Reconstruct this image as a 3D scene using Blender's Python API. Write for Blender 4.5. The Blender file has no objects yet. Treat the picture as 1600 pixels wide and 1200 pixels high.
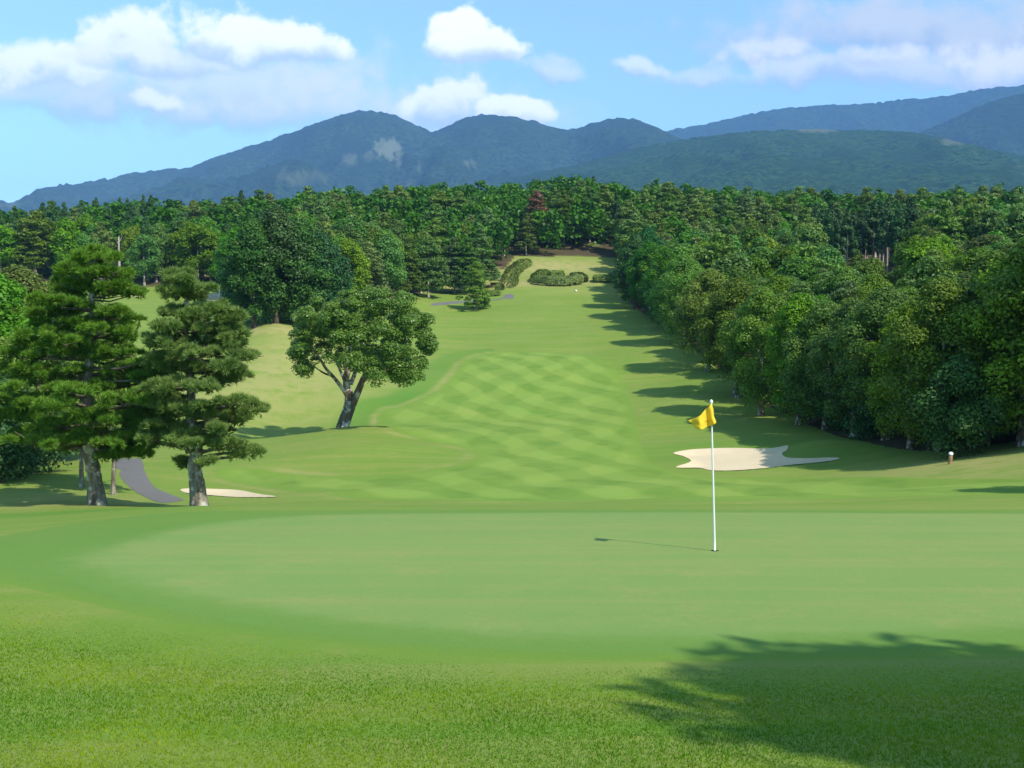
import bpy, math, random
import numpy as np
from mathutils import Vector, geometry as mgeo

random.seed(7)
RNG = np.random.default_rng(11)
SC = bpy.context.scene
COL = SC.collection

# ------------------------------------------------------------ camera
F = 1555.0
PITCH = math.atan((600 - 520) / F)
cam_d = bpy.data.cameras.new('camera')
cam = bpy.data.objects.new('camera', cam_d)
COL.objects.link(cam)
cam_d.sensor_width = 36.0
cam_d.lens = 36.0 * F / 1600.0
cam_d.clip_start = 0.1
cam_d.clip_end = 40000
cam.location = (0, 0, 0)
cam.rotation_euler = (math.radians(90) - PITCH, 0, 0)
SC.camera = cam

# ------------------------------------------------------------ sun and exposure
SUN_AZ = math.radians(46)      # sun stands behind the camera, 46 degrees to its right
SUN_EL = math.radians(47)
TO_SUN = Vector((math.sin(SUN_AZ) * math.cos(SUN_EL), -math.cos(SUN_AZ) * math.cos(SUN_EL), math.sin(SUN_EL)))
sun_d = bpy.data.lights.new('sun', 'SUN')
sun_d.energy = 4.7
sun_d.angle = math.radians(0.53)
sun_d.color = (1.0, 0.945, 0.85)
sun = bpy.data.objects.new('sun', sun_d)
COL.objects.link(sun)
sun.rotation_euler = TO_SUN.to_track_quat('Z', 'Y').to_euler()
SC.view_settings.view_transform = 'Standard'
SC.view_settings.look = 'None'
SC.view_settings.exposure = 0.48
SC.view_settings.gamma = 1.0
SC.view_settings.use_curve_mapping = False
SC.cycles.max_bounces = 6
SC.cycles.diffuse_bounces = 3
SC.cycles.transmission_bounces = 3
SC.cycles.volume_bounces = 1
SC.cycles.transparent_max_bounces = 6


def ray(px, py):
    """direction through a photograph pixel, scaled to 1 m forward"""
    cx = (px - 800) / F
    cy = (600 - py) / F
    yy = math.cos(PITCH) + cy * math.sin(PITCH)
    zz = -math.sin(PITCH) + cy * math.cos(PITCH)
    return cx / yy, zz / yy


# ------------------------------------------------------------ node helpers
class NT:
    def __init__(self, tree):
        self.t = tree
        tree.nodes.clear()

    def n(self, typ, **kw):
        nd = self.t.nodes.new(typ)
        for k, v in kw.items():
            if k.startswith('i_'):
                nd.inputs[k[2:].replace('_', ' ')].default_value = v
            else:
                setattr(nd, k, v)
        return nd

    def l(self, a, b):
        self.t.links.new(a, b)

    def val(self, x, sock):
        if isinstance(x, (int, float)):
            sock.default_value = x
        elif isinstance(x, tuple):
            sock.default_value = x
        else:
            self.l(x, sock)

    def m(self, op, a, b=0.0, c=0.0, clamp=False):
        nd = self.t.nodes.new('ShaderNodeMath')
        nd.operation = op
        nd.use_clamp = clamp
        self.val(a, nd.inputs[0])
        self.val(b, nd.inputs[1])
        self.val(c, nd.inputs[2])
        return nd.outputs[0]

    def mix(self, f, a, b, blend='MIX'):
        nd = self.t.nodes.new('ShaderNodeMix')
        nd.data_type = 'RGBA'
        nd.blend_type = blend
        self.val(f, nd.inputs[0])
        self.val(a if not isinstance(a, tuple) else (*a[:3], 1.0), nd.inputs[6])
        self.val(b if not isinstance(b, tuple) else (*b[:3], 1.0), nd.inputs[7])
        return nd.outputs[2]

    def noise(self, vec, scale, detail=4, rough=0.55, dist=0.0):
        nd = self.t.nodes.new('ShaderNodeTexNoise')
        nd.inputs['Scale'].default_value = scale
        nd.inputs['Detail'].default_value = detail
        nd.inputs['Roughness'].default_value = rough
        nd.inputs['Distortion'].default_value = dist
        if vec is not None:
            self.l(vec, nd.inputs['Vector'])
        return nd.outputs[0]

    def ramp(self, f, lo, hi, a=0.0, b=1.0, smooth=True):
        nd = self.t.nodes.new('ShaderNodeMapRange')
        nd.interpolation_type = 'SMOOTHSTEP' if smooth else 'LINEAR'
        self.val(f, nd.inputs[0])
        nd.inputs[1].default_value = lo
        nd.inputs[2].default_value = hi
        nd.inputs[3].default_value = a
        nd.inputs[4].default_value = b
        return nd.outputs[0]

    def mapping(self, vec, scale=(1, 1, 1), rot=(0, 0, 0), loc=(0, 0, 0)):
        nd = self.t.nodes.new('ShaderNodeMapping')
        nd.inputs['Scale'].default_value = scale
        nd.inputs['Rotation'].default_value = rot
        nd.inputs['Location'].default_value = loc
        self.l(vec, nd.inputs['Vector'])
        return nd.outputs[0]


# ------------------------------------------------------------ sky with clouds
world = bpy.data.worlds.new("World")
SC.world = world
world.use_nodes = True
W = NT(world.node_tree)
sky = W.n('ShaderNodeTexSky', sky_type='NISHITA', sun_disc=False)
sky.sun_elevation = SUN_EL
sky.sun_rotation = math.pi - SUN_AZ
sky.air_density = 1.0
sky.dust_density = 0.4
sky.ozone_density = 1.6
sky.altitude = 300
tc = W.n('ShaderNodeTexCoord')
sep = W.n('ShaderNodeSeparateXYZ')
W.l(tc.outputs['Generated'], sep.inputs[0])
ypos = W.m('MAXIMUM', sep.outputs[1], 0.02)
U = W.m('DIVIDE', sep.outputs[0], ypos)
V = W.m('DIVIDE', sep.outputs[2], ypos)
uv = W.n('ShaderNodeCombineXYZ')
W.l(U, uv.inputs[0])
W.l(V, uv.inputs[1])
# two noises that curl the outlines of the clouds
nA = W.n('ShaderNodeTexNoise')
nA.inputs['Scale'].default_value = 9.0
nA.inputs['Detail'].default_value = 7
nA.inputs['Roughness'].default_value = 0.58
W.l(uv.outputs[0], nA.inputs['Vector'])
sA = W.n('ShaderNodeSeparateColor')
W.l(nA.outputs['Color'], sA.inputs[0])
wx = W.m('SUBTRACT', sA.outputs[0], 0.5)
wy = W.m('SUBTRACT', sA.outputs[1], 0.5)
bill = W.n('ShaderNodeTexVoronoi', feature='SMOOTH_F1')
bill.inputs['Scale'].default_value = 34
bill.inputs['Detail'].default_value = 2
W.l(uv.outputs[0], bill.inputs['Vector'])
nB = W.m('SUBTRACT', W.noise(uv.outputs[0], 20.0, 9, 0.62), 0.5)
puff = W.m('ADD', W.m('MULTIPLY', W.m('SUBTRACT', 0.45, bill.outputs['Distance']), 0.5), W.m('MULTIPLY', nB, 1.9))
UW = W.m('ADD', U, W.m('MULTIPLY', wx, 0.095))
VW = W.m('ADD', V, W.m('MULTIPLY', wy, 0.075))

CLOUDS = [  # px, py, half width, half height, sharpness, brightness, strength
    (330, 135, 320, 75, 0.95, 0.5, 0.75),
    (460, 170, 200, 50, 0.9, 0.6, 0.55),
    (90, 150, 160, 45, 0.9, 0.45, 0.5),
    (700, 190, 200, 45, 0.95, 0.5, 0.45),
    (1450, 60, 300, 75, 0.95, 0.22, 0.8),
    (1340, 120, 210, 34, 0.7, 0.55, 0.75),
    (1560, 105, 110, 34, 0.6, 0.72, 0.85),
    (60, 105, 112, 42, 0.45, 0.95, 0.97),
    (-150, 120, 200, 60, 0.45, 0.9, 0.95),
    (200, 62, 80, 36, 0.35, 0.92, 0.97),
    (255, 86, 130, 30, 0.5, 0.8, 0.9),
    (340, 60, 70, 34, 0.4, 0.96, 0.97),
    (395, 56, 70, 40, 0.25, 1.0, 1.0),
    (440, 70, 90, 38, 0.3, 1.0, 1.0),
    (490, 76, 66, 32, 0.25, 1.0, 1.0),
    (240, 150, 44, 19, 0.4, 0.9, 0.9),
    (716, 50, 46, 40, 0.12, 1.05, 1.0),
    (735, 74, 66, 34, 0.14, 1.05, 1.0),
    (775, 84, 50, 20, 0.2, 1.0, 1.0),
    (690, 172, 62, 34, 0.3, 0.95, 0.97),
    (800, 180, 55, 26, 0.15, 1.05, 1.0),
    (860, 108, 44, 20, 0.8, 0.6, 0.6),
    (1010, 100, 52, 16, 0.7, 0.75, 0.7),
    (1095, 112, 62, 22, 0.9, 0.6, 0.5),
    (1205, 84, 78, 18, 0.8, 0.65, 0.65),
    (1360, 100, 66, 22, 0.8, 0.7, 0.7),
    (1900, 110, 260, 90, 0.7, 0.5, 0.9),
    (-600, 60, 300, 90, 0.7, 0.8, 0.9),
]
sky_c = W.n('ShaderNodeHueSaturation')
sky_c.inputs['Hue'].default_value = 0.488
sky_c.inputs['Saturation'].default_value = 0.76
sky_c.inputs['Value'].default_value = 1.08
W.l(sky.outputs[0], sky_c.inputs['Color'])
SKY_STR = 0.13
cur = W.mix(1.0, sky_c.outputs[0], (1.0, 1.32, 1.36), 'MULTIPLY')
for (px, py, hw, hh, soft, bright, stren) in CLOUDS:
    u0, v0 = ray(px, py)
    du = hw / F
    dv = hh / F
    k_ = 0.45 if soft < 0.21 else 1.0
    a = W.m('DIVIDE', W.m('SUBTRACT', W.m('ADD', U, W.m('MULTIPLY', wx, 0.095 * k_)), u0), du)
    b = W.m('DIVIDE', W.m('SUBTRACT', W.m('ADD', V, W.m('MULTIPLY', wy, 0.075 * k_)), v0), dv)
    # flatter underside
    below = W.m('LESS_THAN', b, 0.0)
    b2 = W.m('MULTIPLY', b, W.m('ADD', 1.0, W.m('MULTIPLY', below, 0.35)))
    r = W.m('SQRT', W.m('ADD', W.m('MULTIPLY', a, a), W.m('MULTIPLY', b2, b2)))
    dens = W.m('ADD', W.m('SUBTRACT', 1.28, r), W.m('MULTIPLY', puff, 0.62 + 0.5 * soft))
    alpha = W.m('MULTIPLY', W.ramp(dens, -0.05 - soft * 0.25, 0.14 + soft * 0.65), stren)
    # sunlit head, shaded foot of each cloud
    head = W.ramp(W.m('ADD', W.m('ADD', b, W.m('MULTIPLY', a, 0.12)), W.m('MULTIPLY', puff, 0.9)), -0.95, 0.25)
    lo = tuple(c / SKY_STR * 0.92 * (0.62 + 0.38 * bright) for c in (0.56, 0.70, 1.0))
    hi = tuple(c / SKY_STR * 1.15 * (0.50 + 0.50 * bright) for c in (0.99, 1.0, 1.02))
    cc = W.mix(head, lo, hi)
    cur = W.mix(alpha, cur, cc)
bg = W.n('ShaderNodeBackground')
bg.inputs['Strength'].default_value = SKY_STR
W.l(cur, bg.inputs['Color'])
wo = W.n('ShaderNodeOutputWorld')
W.l(bg.outputs[0], wo.inputs['Surface'])


# ------------------------------------------------------------ numpy noise
def _hash(ix, iy, s):
    h = (ix.astype(np.int64) * 374761393 + iy.astype(np.int64) * 668265263 + s * 1442695041) & 0x7fffffff
    h = ((h ^ (h >> 13)) * 1274126177) & 0x7fffffff
    return ((h ^ (h >> 16)) & 0xffff) / 65535.0


def vnoise(x, y, s=0):
    x = np.asarray(x, float)
    y = np.asarray(y, float)
    ix = np.floor(x)
    iy = np.floor(y)
    fx = x - ix
    fy = y - iy
    fx = fx * fx * (3 - 2 * fx)
    fy = fy * fy * (3 - 2 * fy)
    a = _hash(ix, iy, s)
    b = _hash(ix + 1, iy, s)
    c = _hash(ix, iy + 1, s)
    d = _hash(ix + 1, iy + 1, s)
    return (a * (1 - fx) + b * fx) * (1 - fy) + (c * (1 - fx) + d * fx) * fy


def fbm(x, y, o=4, s=0):
    t = 0
    a = 0.5
    for i in range(o):
        t = t + a * vnoise(np.asarray(x) * 2 ** i, np.asarray(y) * 2 ** i, s + i * 17)
        a *= 0.5
    return t / (1 - 0.5 ** o)


# ------------------------------------------------------------ terrain height
CTRL = []
for px in (-900, -400, 0, 400, 800, 1200, 1600, 2000, 2500):
    CTRL += [(px, 1200, 5.0), (px, 1015, 8.5)]
for px in (-300, 0, 400, 800, 1117, 1600, 2100):
    CTRL += [(px, 862, 14.6)]
CTRL += [(0, 832, 20.2), (-300, 850, 18.5), (-300, 815, 28)]
for px in (300, 600, 900, 1200, 1600, 2000):
    CTRL += [(px, 795.5, 24.0)]
CTRL += [(0, 806, 30), (150, 783, 38), (312, 787, 36), (60, 760, 46), (-150, 775, 44), (0, 745, 54), (100, 722, 64),
         (250, 783, 42), (200, 722, 62), (430, 745, 56), (430, 776, 45),
         (600, 786, 37), (800, 786, 37), (1000, 786, 37), (1300, 785, 37), (1600, 772, 35), (2000, 750, 35),
         (800, 763, 46), (1050, 765, 46), (1300, 762, 46), (800, 737, 56), (1050, 737, 57), (1250, 730, 58),
         (800, 702, 70), (1000, 702, 70), (1150, 699, 67), (1350, 700, 63), (1484, 722, 50), (1600, 690, 54), (1900, 640, 54),
         (800, 668, 82), (700, 690, 74), (950, 668, 82), (1100, 672, 78), (540, 690, 70), (400, 700, 72),
         (440, 667, 90), (560, 655, 92), (660, 640, 94), (800, 640, 94), (960, 640, 94), (1150, 645, 88),
         (430, 605, 100), (300, 640, 90), (150, 650, 84), (0, 640, 84), (-200, 620, 84), (800, 600, 108), (1000, 600, 108), (1120, 600, 103),
         (420, 505, 122), (540, 545, 122), (300, 545, 122), (210, 545, 118), (60, 540, 118), (-200, 530, 118), (640, 570, 120), (800, 550, 130), (950, 550, 130), (1080, 552, 125),
         (440, 478, 150), (230, 500, 150), (60, 490, 150), (-200, 480, 150), (800, 503, 165), (1000, 497, 165), (640, 505, 160),
         (210, 458, 190), (60, 450, 195), (-200, 440, 195), (330, 470, 175), (330, 455, 195), (480, 440, 195), (600, 458, 185), (700, 474, 192), (800, 461, 200), (950, 462, 200),
         (660, 458, 205), (760, 455, 208), (840, 446, 213), (960, 450, 208), (840, 430, 222), (960, 432, 221), (840, 412, 235), (700, 432, 225), (960, 414, 235),
         (1200, 560, 120), (1400, 545, 120), (1600, 520, 120), (1900, 500, 120), (1400, 620, 86), (1600, 600, 80),
         (1200, 480, 170), (1400, 438, 168), (1600, 450, 170), (1900, 440, 170), (1050, 530, 137),
         (1200, 430, 215), (1400, 420, 205), (1600, 412, 215), (1900, 410, 215), (1050, 440, 215)]
TOPS = [(-400, 345), (-100, 338), (0, 335), (200, 317), (350, 313), (480, 303), (600, 296), (700, 288), (800, 287), (900, 277), (1000, 290),
        (1100, 292), (1200, 300), (1400, 306), (1600, 301), (2000, 300)]
for px, ty in TOPS:
    d = 265 if px < 400 else 300
    gy = ty + 12.0 * F / d
    CTRL.append((px, gy, d))
    CTRL.append((px, gy + 26, d + 50))
    CTRL.append((px, 520 - 6 * F / 520, 520))

cp = []
for px, py, d in CTRL:
    a, b = ray(px, py)
    cp.append((a * d, d, b * d))
# the bank the photographer stands on, and the ground behind
for x in (-30, -10, 0, 10, 30):
    cp.append((x, 0.6, -1.66))
cp = np.array(cp)


def _warp(x, y):
    yc = np.maximum(y, -2.0)
    u = np.clip(x / (yc + 5.0), -1.6, 1.6)
    return np.stack([u * 1.7, np.log(yc + 5.0)], -1)


def _phi(r2):
    return 0.5 * r2 * np.log(r2 + 1e-9)


_cw = _warp(cp[:, 0], cp[:, 1])
_sc = cp[:, 1] + 5.0          # interpolate the slope z/(y+5), which keeps each scale smooth
_r2 = ((_cw[:, None] - _cw[None]) ** 2).sum(-1)
_n = len(cp)
_A = np.zeros((_n + 3, _n + 3))
_A[:_n, :_n] = _phi(_r2) + np.eye(_n) * 2e-4
_A[:_n, _n:] = np.c_[np.ones(_n), _cw]
_A[_n:, :_n] = _A[:_n, _n:].T
_w = np.linalg.solve(_A, np.r_[cp[:, 2] / _sc, 0, 0, 0])


def h_base(x, y):
    x = np.asarray(x, float)
    y = np.asarray(y, float)
    sh = x.shape
    x = x.ravel()
    y = y.ravel()
    out = np.empty(len(x))
    for i in range(0, len(x), 40000):
        q = _warp(x[i:i + 40000], y[i:i + 40000])
        r2 = ((q[:, None] - _cw[None]) ** 2).sum(-1)
        out[i:i + 40000] = _phi(r2) @ _w[:_n] + _w[_n] + q @ _w[_n + 1:]
    out = out * (np.maximum(y, -2.0) + 5.0)
    # far plain
    R = np.hypot(x, y)
    far = np.clip((R - 420) / 200, 0, 1)
    out = out * (1 - far) + 2.0 * far
    # gentle undulation of the fairway ground
    k = np.clip((y - 27) / 15, 0, 1) * np.clip((300 - y) / 60, 0, 1)
    out = out + k * ((fbm(x / 15 + 3, y / 11 + 8, 2, 5) - 0.5) * 0.9)
    return out.reshape(sh)


_mx, _my = ray(525, 667)[0] * 77.5, 77.5


def h_mound(x, y):
    dx = x - _mx
    dy = y - _my
    return 0.95 * np.exp(-((dx / 7.0) ** 2 + (dy / 4.6) ** 2)) + 0.3 * np.exp(-(((dx - 5) / 6.0) ** 2 + ((dy + 4) / 4.5) ** 2))


def h0(x, y):
    x = np.asarray(x, float)
    y = np.asarray(y, float)
    # little hummocks right behind the green and beside the sand
    bx, by = ray(1290, 690)[0] * 63, 65.5
    z = h_base(x, y) + h_mound(x, y) + 0.55 * np.exp(-(((x - bx) / 2.6) ** 2 + ((y - by) / 1.6) ** 2))
    for hx_, hy_, am in ((1440, 38, 0.22), (1270, 39.5, 0.20), (1130, 37, 0.12), (760, 41, 0.16), (560, 46, 0.2), (930, 47, 0.15)):
        cx = ray(hx_, 700)[0] * hy_
        z = z + am * np.exp(-(((x - cx) / 3.2) ** 2 + ((y - hy_) / 1.7) ** 2))
    return z


def ground_point(px, py, hf=None, dmin=3.0, dmax=400.0):
    hf = hf or h0
    a, b = ray(px, py)
    ds = np.exp(np.linspace(math.log(dmin), math.log(dmax), 500))
    f = b * ds - hf(a * ds, ds)
    idx = np.where((f[:-1] > 0) & (f[1:] <= 0))[0]
    if len(idx) == 0:
        i = len(ds) - 2
    else:
        i = idx[0]
    lo, hi = ds[i], ds[i + 1]
    for _ in range(16):
        mid = 0.5 * (lo + hi)
        if b * mid - float(hf(np.array([a * mid]), np.array([mid]))[0]) > 0:
            lo = mid
        else:
            hi = mid
    return np.array([a * lo, lo])


def outline(pts, hf=None, dmin=3.0):
    return np.array([ground_point(px, py, hf, dmin) for px, py in pts])


def smooth_closed(P, k=5):
    n = len(P)
    out = []
    for i in range(n):
        p0, p1, p2, p3 = P[i - 1], P[i], P[(i + 1) % n], P[(i + 2) % n]
        for j in range(k):
            t = j / k
            out.append(0.5 * ((2 * p1) + (-p0 + p2) * t + (2 * p0 - 5 * p1 + 4 * p2 - p3) * t * t + (-p0 + 3 * p1 - 3 * p2 + p3) * t ** 3))
    return np.array(out)


def sdf_poly(poly, x, y):
    """signed distance, positive inside"""
    d2 = np.full(x.shape, 1e18)
    inside = np.zeros(x.shape, bool)
    n = len(poly)
    for i in range(n):
        ax, ay = poly[i]
        bx, by = poly[(i + 1) % n]
        ex, ey = bx - ax, by - ay
        t = np.clip(((x - ax) * ex + (y - ay) * ey) / (ex * ex + ey * ey + 1e-12), 0, 1)
        d2 = np.minimum(d2, (x - ax - t * ex) ** 2 + (y - ay - t * ey) ** 2)
        c = ((ay > y) != (by > y)) & (x < ex * (y - ay) / (ey if abs(ey) > 1e-12 else 1e-12) + ax)
        inside ^= c
    return np.where(inside, 1, -1) * np.sqrt(d2)


BUNKER_PX = [(1052, 708), (1075, 703), (1105, 701), (1150, 700), (1190, 701), (1215, 699), (1229, 696), (1231, 701), (1222, 708), (1230, 715), (1262, 716), (1300, 715),
             (1312, 717), (1292, 721), (1240, 726), (1200, 731), (1150, 735), (1112, 735), (1092, 731), (1059, 731), (1060, 728), (1076, 723), (1079, 719), (1068, 713)]
BUNK1 = smooth_closed(outline(BUNKER_PX), 4)
BUNK2 = smooth_closed(outline([(285, 764), (330, 764), (380, 767), (432, 776), (380, 777), (330, 774), (290, 770)]), 4)
BUNK3 = smooth_closed(outline([(318, 464), (330, 459), (352, 459), (366, 466), (360, 475), (335, 475)], dmin=120), 4)
BUNK4 = smooth_closed(outline([(196, 458), (210, 455), (226, 458), (220, 463), (204, 463)], dmin=120), 4)
BUNKERS = [(BUNK1, 0.32, 0.8), (BUNK2, 0.18, 0.6), (BUNK3, 0.3, 1.2), (BUNK4, 0.3, 1.2)]


def bunk_dip(x, y, extra=0.0):
    z = np.zeros(x.shape)
    for poly, dep, wid in BUNKERS:
        lo = poly.min(0) - 1
        hi = poly.max(0) + 1
        m = (x > lo[0]) & (x < hi[0]) & (y > lo[1]) & (y < hi[1])
        if m.any():
            s = sdf_poly(poly, x[m], y[m])
            t = np.clip(s / wid, 0, 1)
            z[m] -= dep * t * t * (3 - 2 * t) + extra * (s > 0)
    return z


def hh(x, y):
    x = np.asarray(x, float)
    y = np.asarray(y, float)
    return h0(x, y) + bunk_dip(x, y)


def gz(x, y):
    return float(hh(np.array([x]), np.array([y]))[0])


# ------------------------------------------------------------ mesh helpers
def mesh_np(name, verts, faces, mats, attrs=None, smooth=False, vattrs=None, midx=None):
    me = bpy.data.meshes.new(name)
    verts = np.asarray(verts, np.float32)
    faces = np.asarray(faces, np.int32)
    nf, k = faces.shape
    me.vertices.add(len(verts))
    me.vertices.foreach_set('co', verts.ravel())
    me.loops.add(nf * k)
    me.loops.foreach_set('vertex_index', faces.ravel())
    me.polygons.add(nf)
    me.polygons.foreach_set('loop_start', np.arange(nf, dtype=np.int32) * k)
    if smooth:
        me.polygons.foreach_set('use_smooth', np.ones(nf, bool))
    for m in (mats if isinstance(mats, (list, tuple)) else [mats]):
        me.materials.append(m)
    if midx is not None:
        me.polygons.foreach_set('material_index', np.asarray(midx, np.int32))
    for k_, v in (attrs or {}).items():
        a = me.attributes.new(k_, 'FLOAT', 'FACE')
        a.data.foreach_set('value', np.asarray(v, np.float32))
    for k_, v in (vattrs or {}).items():
        a = me.attributes.new(k_, 'FLOAT', 'POINT')
        a.data.foreach_set('value', np.asarray(v, np.float32))
    me.update(calc_edges=True)
    return me


def obj(name, me, parent=None, loc=None):
    o = bpy.data.objects.new(name, me)
    COL.objects.link(o)
    if parent is not None:
        o.parent = parent
    if loc is not None:
        o.location = loc
    return o


def tag(o, label=None, cat=None, group=None, kind=None):
    if label:
        o['label'] = label
    if cat:
        o['category'] = cat
    if group:
        o['group'] = group
    if kind:
        o['kind'] = kind
    return o


class MB:
    """collects tubes and boxes into one mesh"""
    def __init__(self):
        self.v = []
        self.f = []
        self.n = 0

    def add(self, v, f):
        self.v.append(np.asarray(v, float))
        self.f.append(np.asarray(f) + self.n)
        self.n += len(v)

    def tube(self, pts, rad, k=8, cap=True):
        pts = np.asarray(pts, float)
        n = len(pts)
        rad = np.broadcast_to(np.asarray(rad, float), (n,))
        tan = np.gradient(pts, axis=0)
        tan /= np.linalg.norm(tan, axis=1)[:, None] + 1e-9
        ref = np.array([1.0, 0, 0]) if abs(tan[0][0]) < 0.8 else np.array([0, 1.0, 0])
        vs = []
        for i in range(n):
            s = np.cross(tan[i], ref)
            s /= np.linalg.norm(s) + 1e-9
            t = np.cross(tan[i], s)
            a = np.arange(k) / k * 2 * math.pi
            vs.append(pts[i] + rad[i] * (np.cos(a)[:, None] * s + np.sin(a)[:, None] * t))
        vs = np.concatenate(vs)
        i = np.arange(n - 1)[:, None] * k
        j = np.arange(k)[None]
        j2 = (j + 1) % k
        f = np.stack([i + j, i + j2, i + k + j2, i + k + j], -1).reshape(-1, 4)
        if cap and k == 8:
            f = np.r_[f, [[0, 1, 2, 3], [0, 3, 4, 7], [4, 5, 6, 7]], [[(n - 1) * k + q for q in r] for r in ([0, 1, 2, 3], [0, 3, 4, 7], [4, 5, 6, 7])]]
        self.add(vs, f)

    def box(self, c, s):
        c = np.array(c, float)
        s = np.array(s, float) / 2
        v = np.array([[x, y, z] for x in (-1, 1) for y in (-1, 1) for z in (-1, 1)]) * s + c
        f = [[0, 1, 3, 2], [4, 6, 7, 5], [0, 4, 5, 1], [2, 3, 7, 6], [0, 2, 6, 4], [1, 5, 7, 3]]
        self.add(v, f)

    def mesh(self, name, mat, smooth=True):
        return mesh_np(name, np.concatenate(self.v), np.concatenate(self.f), mat, smooth=smooth)


# ------------------------------------------------------------ materials
def mat(name):
    m = bpy.data.materials.new(name)
    m.use_nodes = True
    return m, NT(m.node_tree)


def finish(T, color, rough=0.9, spec=0.2, bump=None, bstr=0.3, bdist=0.02, transl=0.0, tcol=None):
    p = T.n('ShaderNodeBsdfPrincipled')
    T.val(color if not isinstance(color, tuple) else (*color, 1.0), p.inputs['Base Color'])
    p.inputs['Roughness'].default_value = rough
    p.inputs['Specular IOR Level'].default_value = spec
    if bump is not None:
        b = T.n('ShaderNodeBump')
        b.inputs['Strength'].default_value = bstr
        b.inputs['Distance'].default_value = bdist
        T.l(bump, b.inputs['Height'])
        T.l(b.outputs[0], p.inputs['Normal'])
    sh = p.outputs[0]
    if transl > 0:
        t = T.n('ShaderNodeBsdfTranslucent')
        T.val(tcol if tcol is not None else (color if not isinstance(color, tuple) else (*color, 1.0)), t.inputs['Color'])
        mx = T.n('ShaderNodeMixShader')
        mx.inputs[0].default_value = transl
        T.l(sh, mx.inputs[1])
        T.l(t.outputs[0], mx.inputs[2])
        sh = mx.outputs[0]
    o = T.n('ShaderNodeOutputMaterial')
    T.l(sh, o.inputs['Surface'])
    return o


def geo_pos(T):
    return T.n('ShaderNodeNewGeometry').outputs['Position']


def attr(T, name):
    return T.n('ShaderNodeAttribute', attribute_name=name).outputs['Fac']


def turf(name, base, alt, dry, dryness=0.25, streak=0.0, mow=None, fine=1.0, ground=False, blend=None):
    m, T = mat(name)
    P = geo_pos(T)
    n1 = T.noise(P, 0.12, 4, 0.6)
    n2 = T.noise(P, 0.9, 5, 0.65)
    n3 = T.noise(P, 9.0, 4, 0.7)
    n4 = T.noise(P, 110.0, 3, 0.8)
    c = T.mix(T.ramp(n1, 0.3, 0.7), base, alt)
    f = T.m('MULTIPLY', T.ramp(T.m('ADD', T.m('MULTIPLY', n2, 0.6), T.m('MULTIPLY', n3, 0.4)), 0.48, 0.66), dryness)
    c = T.mix(f, c, dry)
    if streak:
        sp = T.mapping(P, (0.05, 0.8, 0.0), (0, 0, math.radians(12)))
        s = T.noise(sp, 1.0, 3, 0.6, 1.2)
        c = T.mix(T.m('MULTIPLY', T.ramp(s, 0.42, 0.62), streak), c, dry)
    if mow:
        per, ang1, ang2, amt = mow
        wob = T.m('MULTIPLY', T.m('SUBTRACT', T.noise(P, 0.07, 3), 0.5), 8.0)
        sp = T.n('ShaderNodeSeparateXYZ')
        T.l(P, sp.inputs[0])
        tot = None
        for ang in (ang1, ang2):
            if ang is None:
                continue
            q = T.m('ADD', T.m('MULTIPLY', sp.outputs[0], math.cos(ang)), T.m('MULTIPLY', sp.outputs[1], math.sin(ang)))
            q = T.m('ADD', q, wob)
            w = T.m('SINE', T.m('MULTIPLY', q, 2 * math.pi / per))
            w = T.ramp(w, -0.38, 0.38)
            tot = w if tot is None else T.m('ADD', tot, T.m('MULTIPLY', w, 0.6))
        nn = T.noise(P, 0.6, 3)
        tot = T.m('MULTIPLY', tot, T.ramp(nn, 0.2, 0.75, 0.6, 1.25))
        c = T.mix(T.m('MULTIPLY', tot, amt), c, tuple(x * y for x, y in zip(base, (0.50, 0.64, 0.42))))
    if ground:
        c = T.mix(T.m('MULTIPLY', attr(T, 'dry'), T.ramp(T.noise(P, 0.5, 5, 0.7), 0.25, 0.6)), c, (0.34, 0.30, 0.115))
        c = T.mix(attr(T, 'lush'), c, (0.085, 0.21, 0.022))
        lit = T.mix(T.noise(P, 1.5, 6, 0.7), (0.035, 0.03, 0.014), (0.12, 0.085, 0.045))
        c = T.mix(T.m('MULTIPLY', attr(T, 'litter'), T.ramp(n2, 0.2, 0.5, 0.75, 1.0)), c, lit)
    g = T.ramp(n4, 0.25, 0.75, 1 - 0.42 * fine, 1 + 0.42 * fine, smooth=False)
    c = T.mix(1.0, c, T.n('ShaderNodeCombineColor').outputs[0], 'MULTIPLY') if False else c
    if blend:
        e = T.m('ADD', attr(T, 'edge'), T.m('MULTIPLY', T.m('SUBTRACT', T.noise(P, 2.5, 5, 0.7), 0.5), 0.9))
        c = T.mix(T.ramp(e, 0.05, 0.95), blend, c)
    hs = T.n('ShaderNodeHueSaturation')
    T.l(c, hs.inputs['Color'])
    T.l(g, hs.inputs['Value'])
    finish(T, hs.outputs[0], 0.85, 0.15, T.m('ADD', T.m('MULTIPLY', n4, 0.6), n3), 0.35 * fine, 0.015)
    return m


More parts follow.
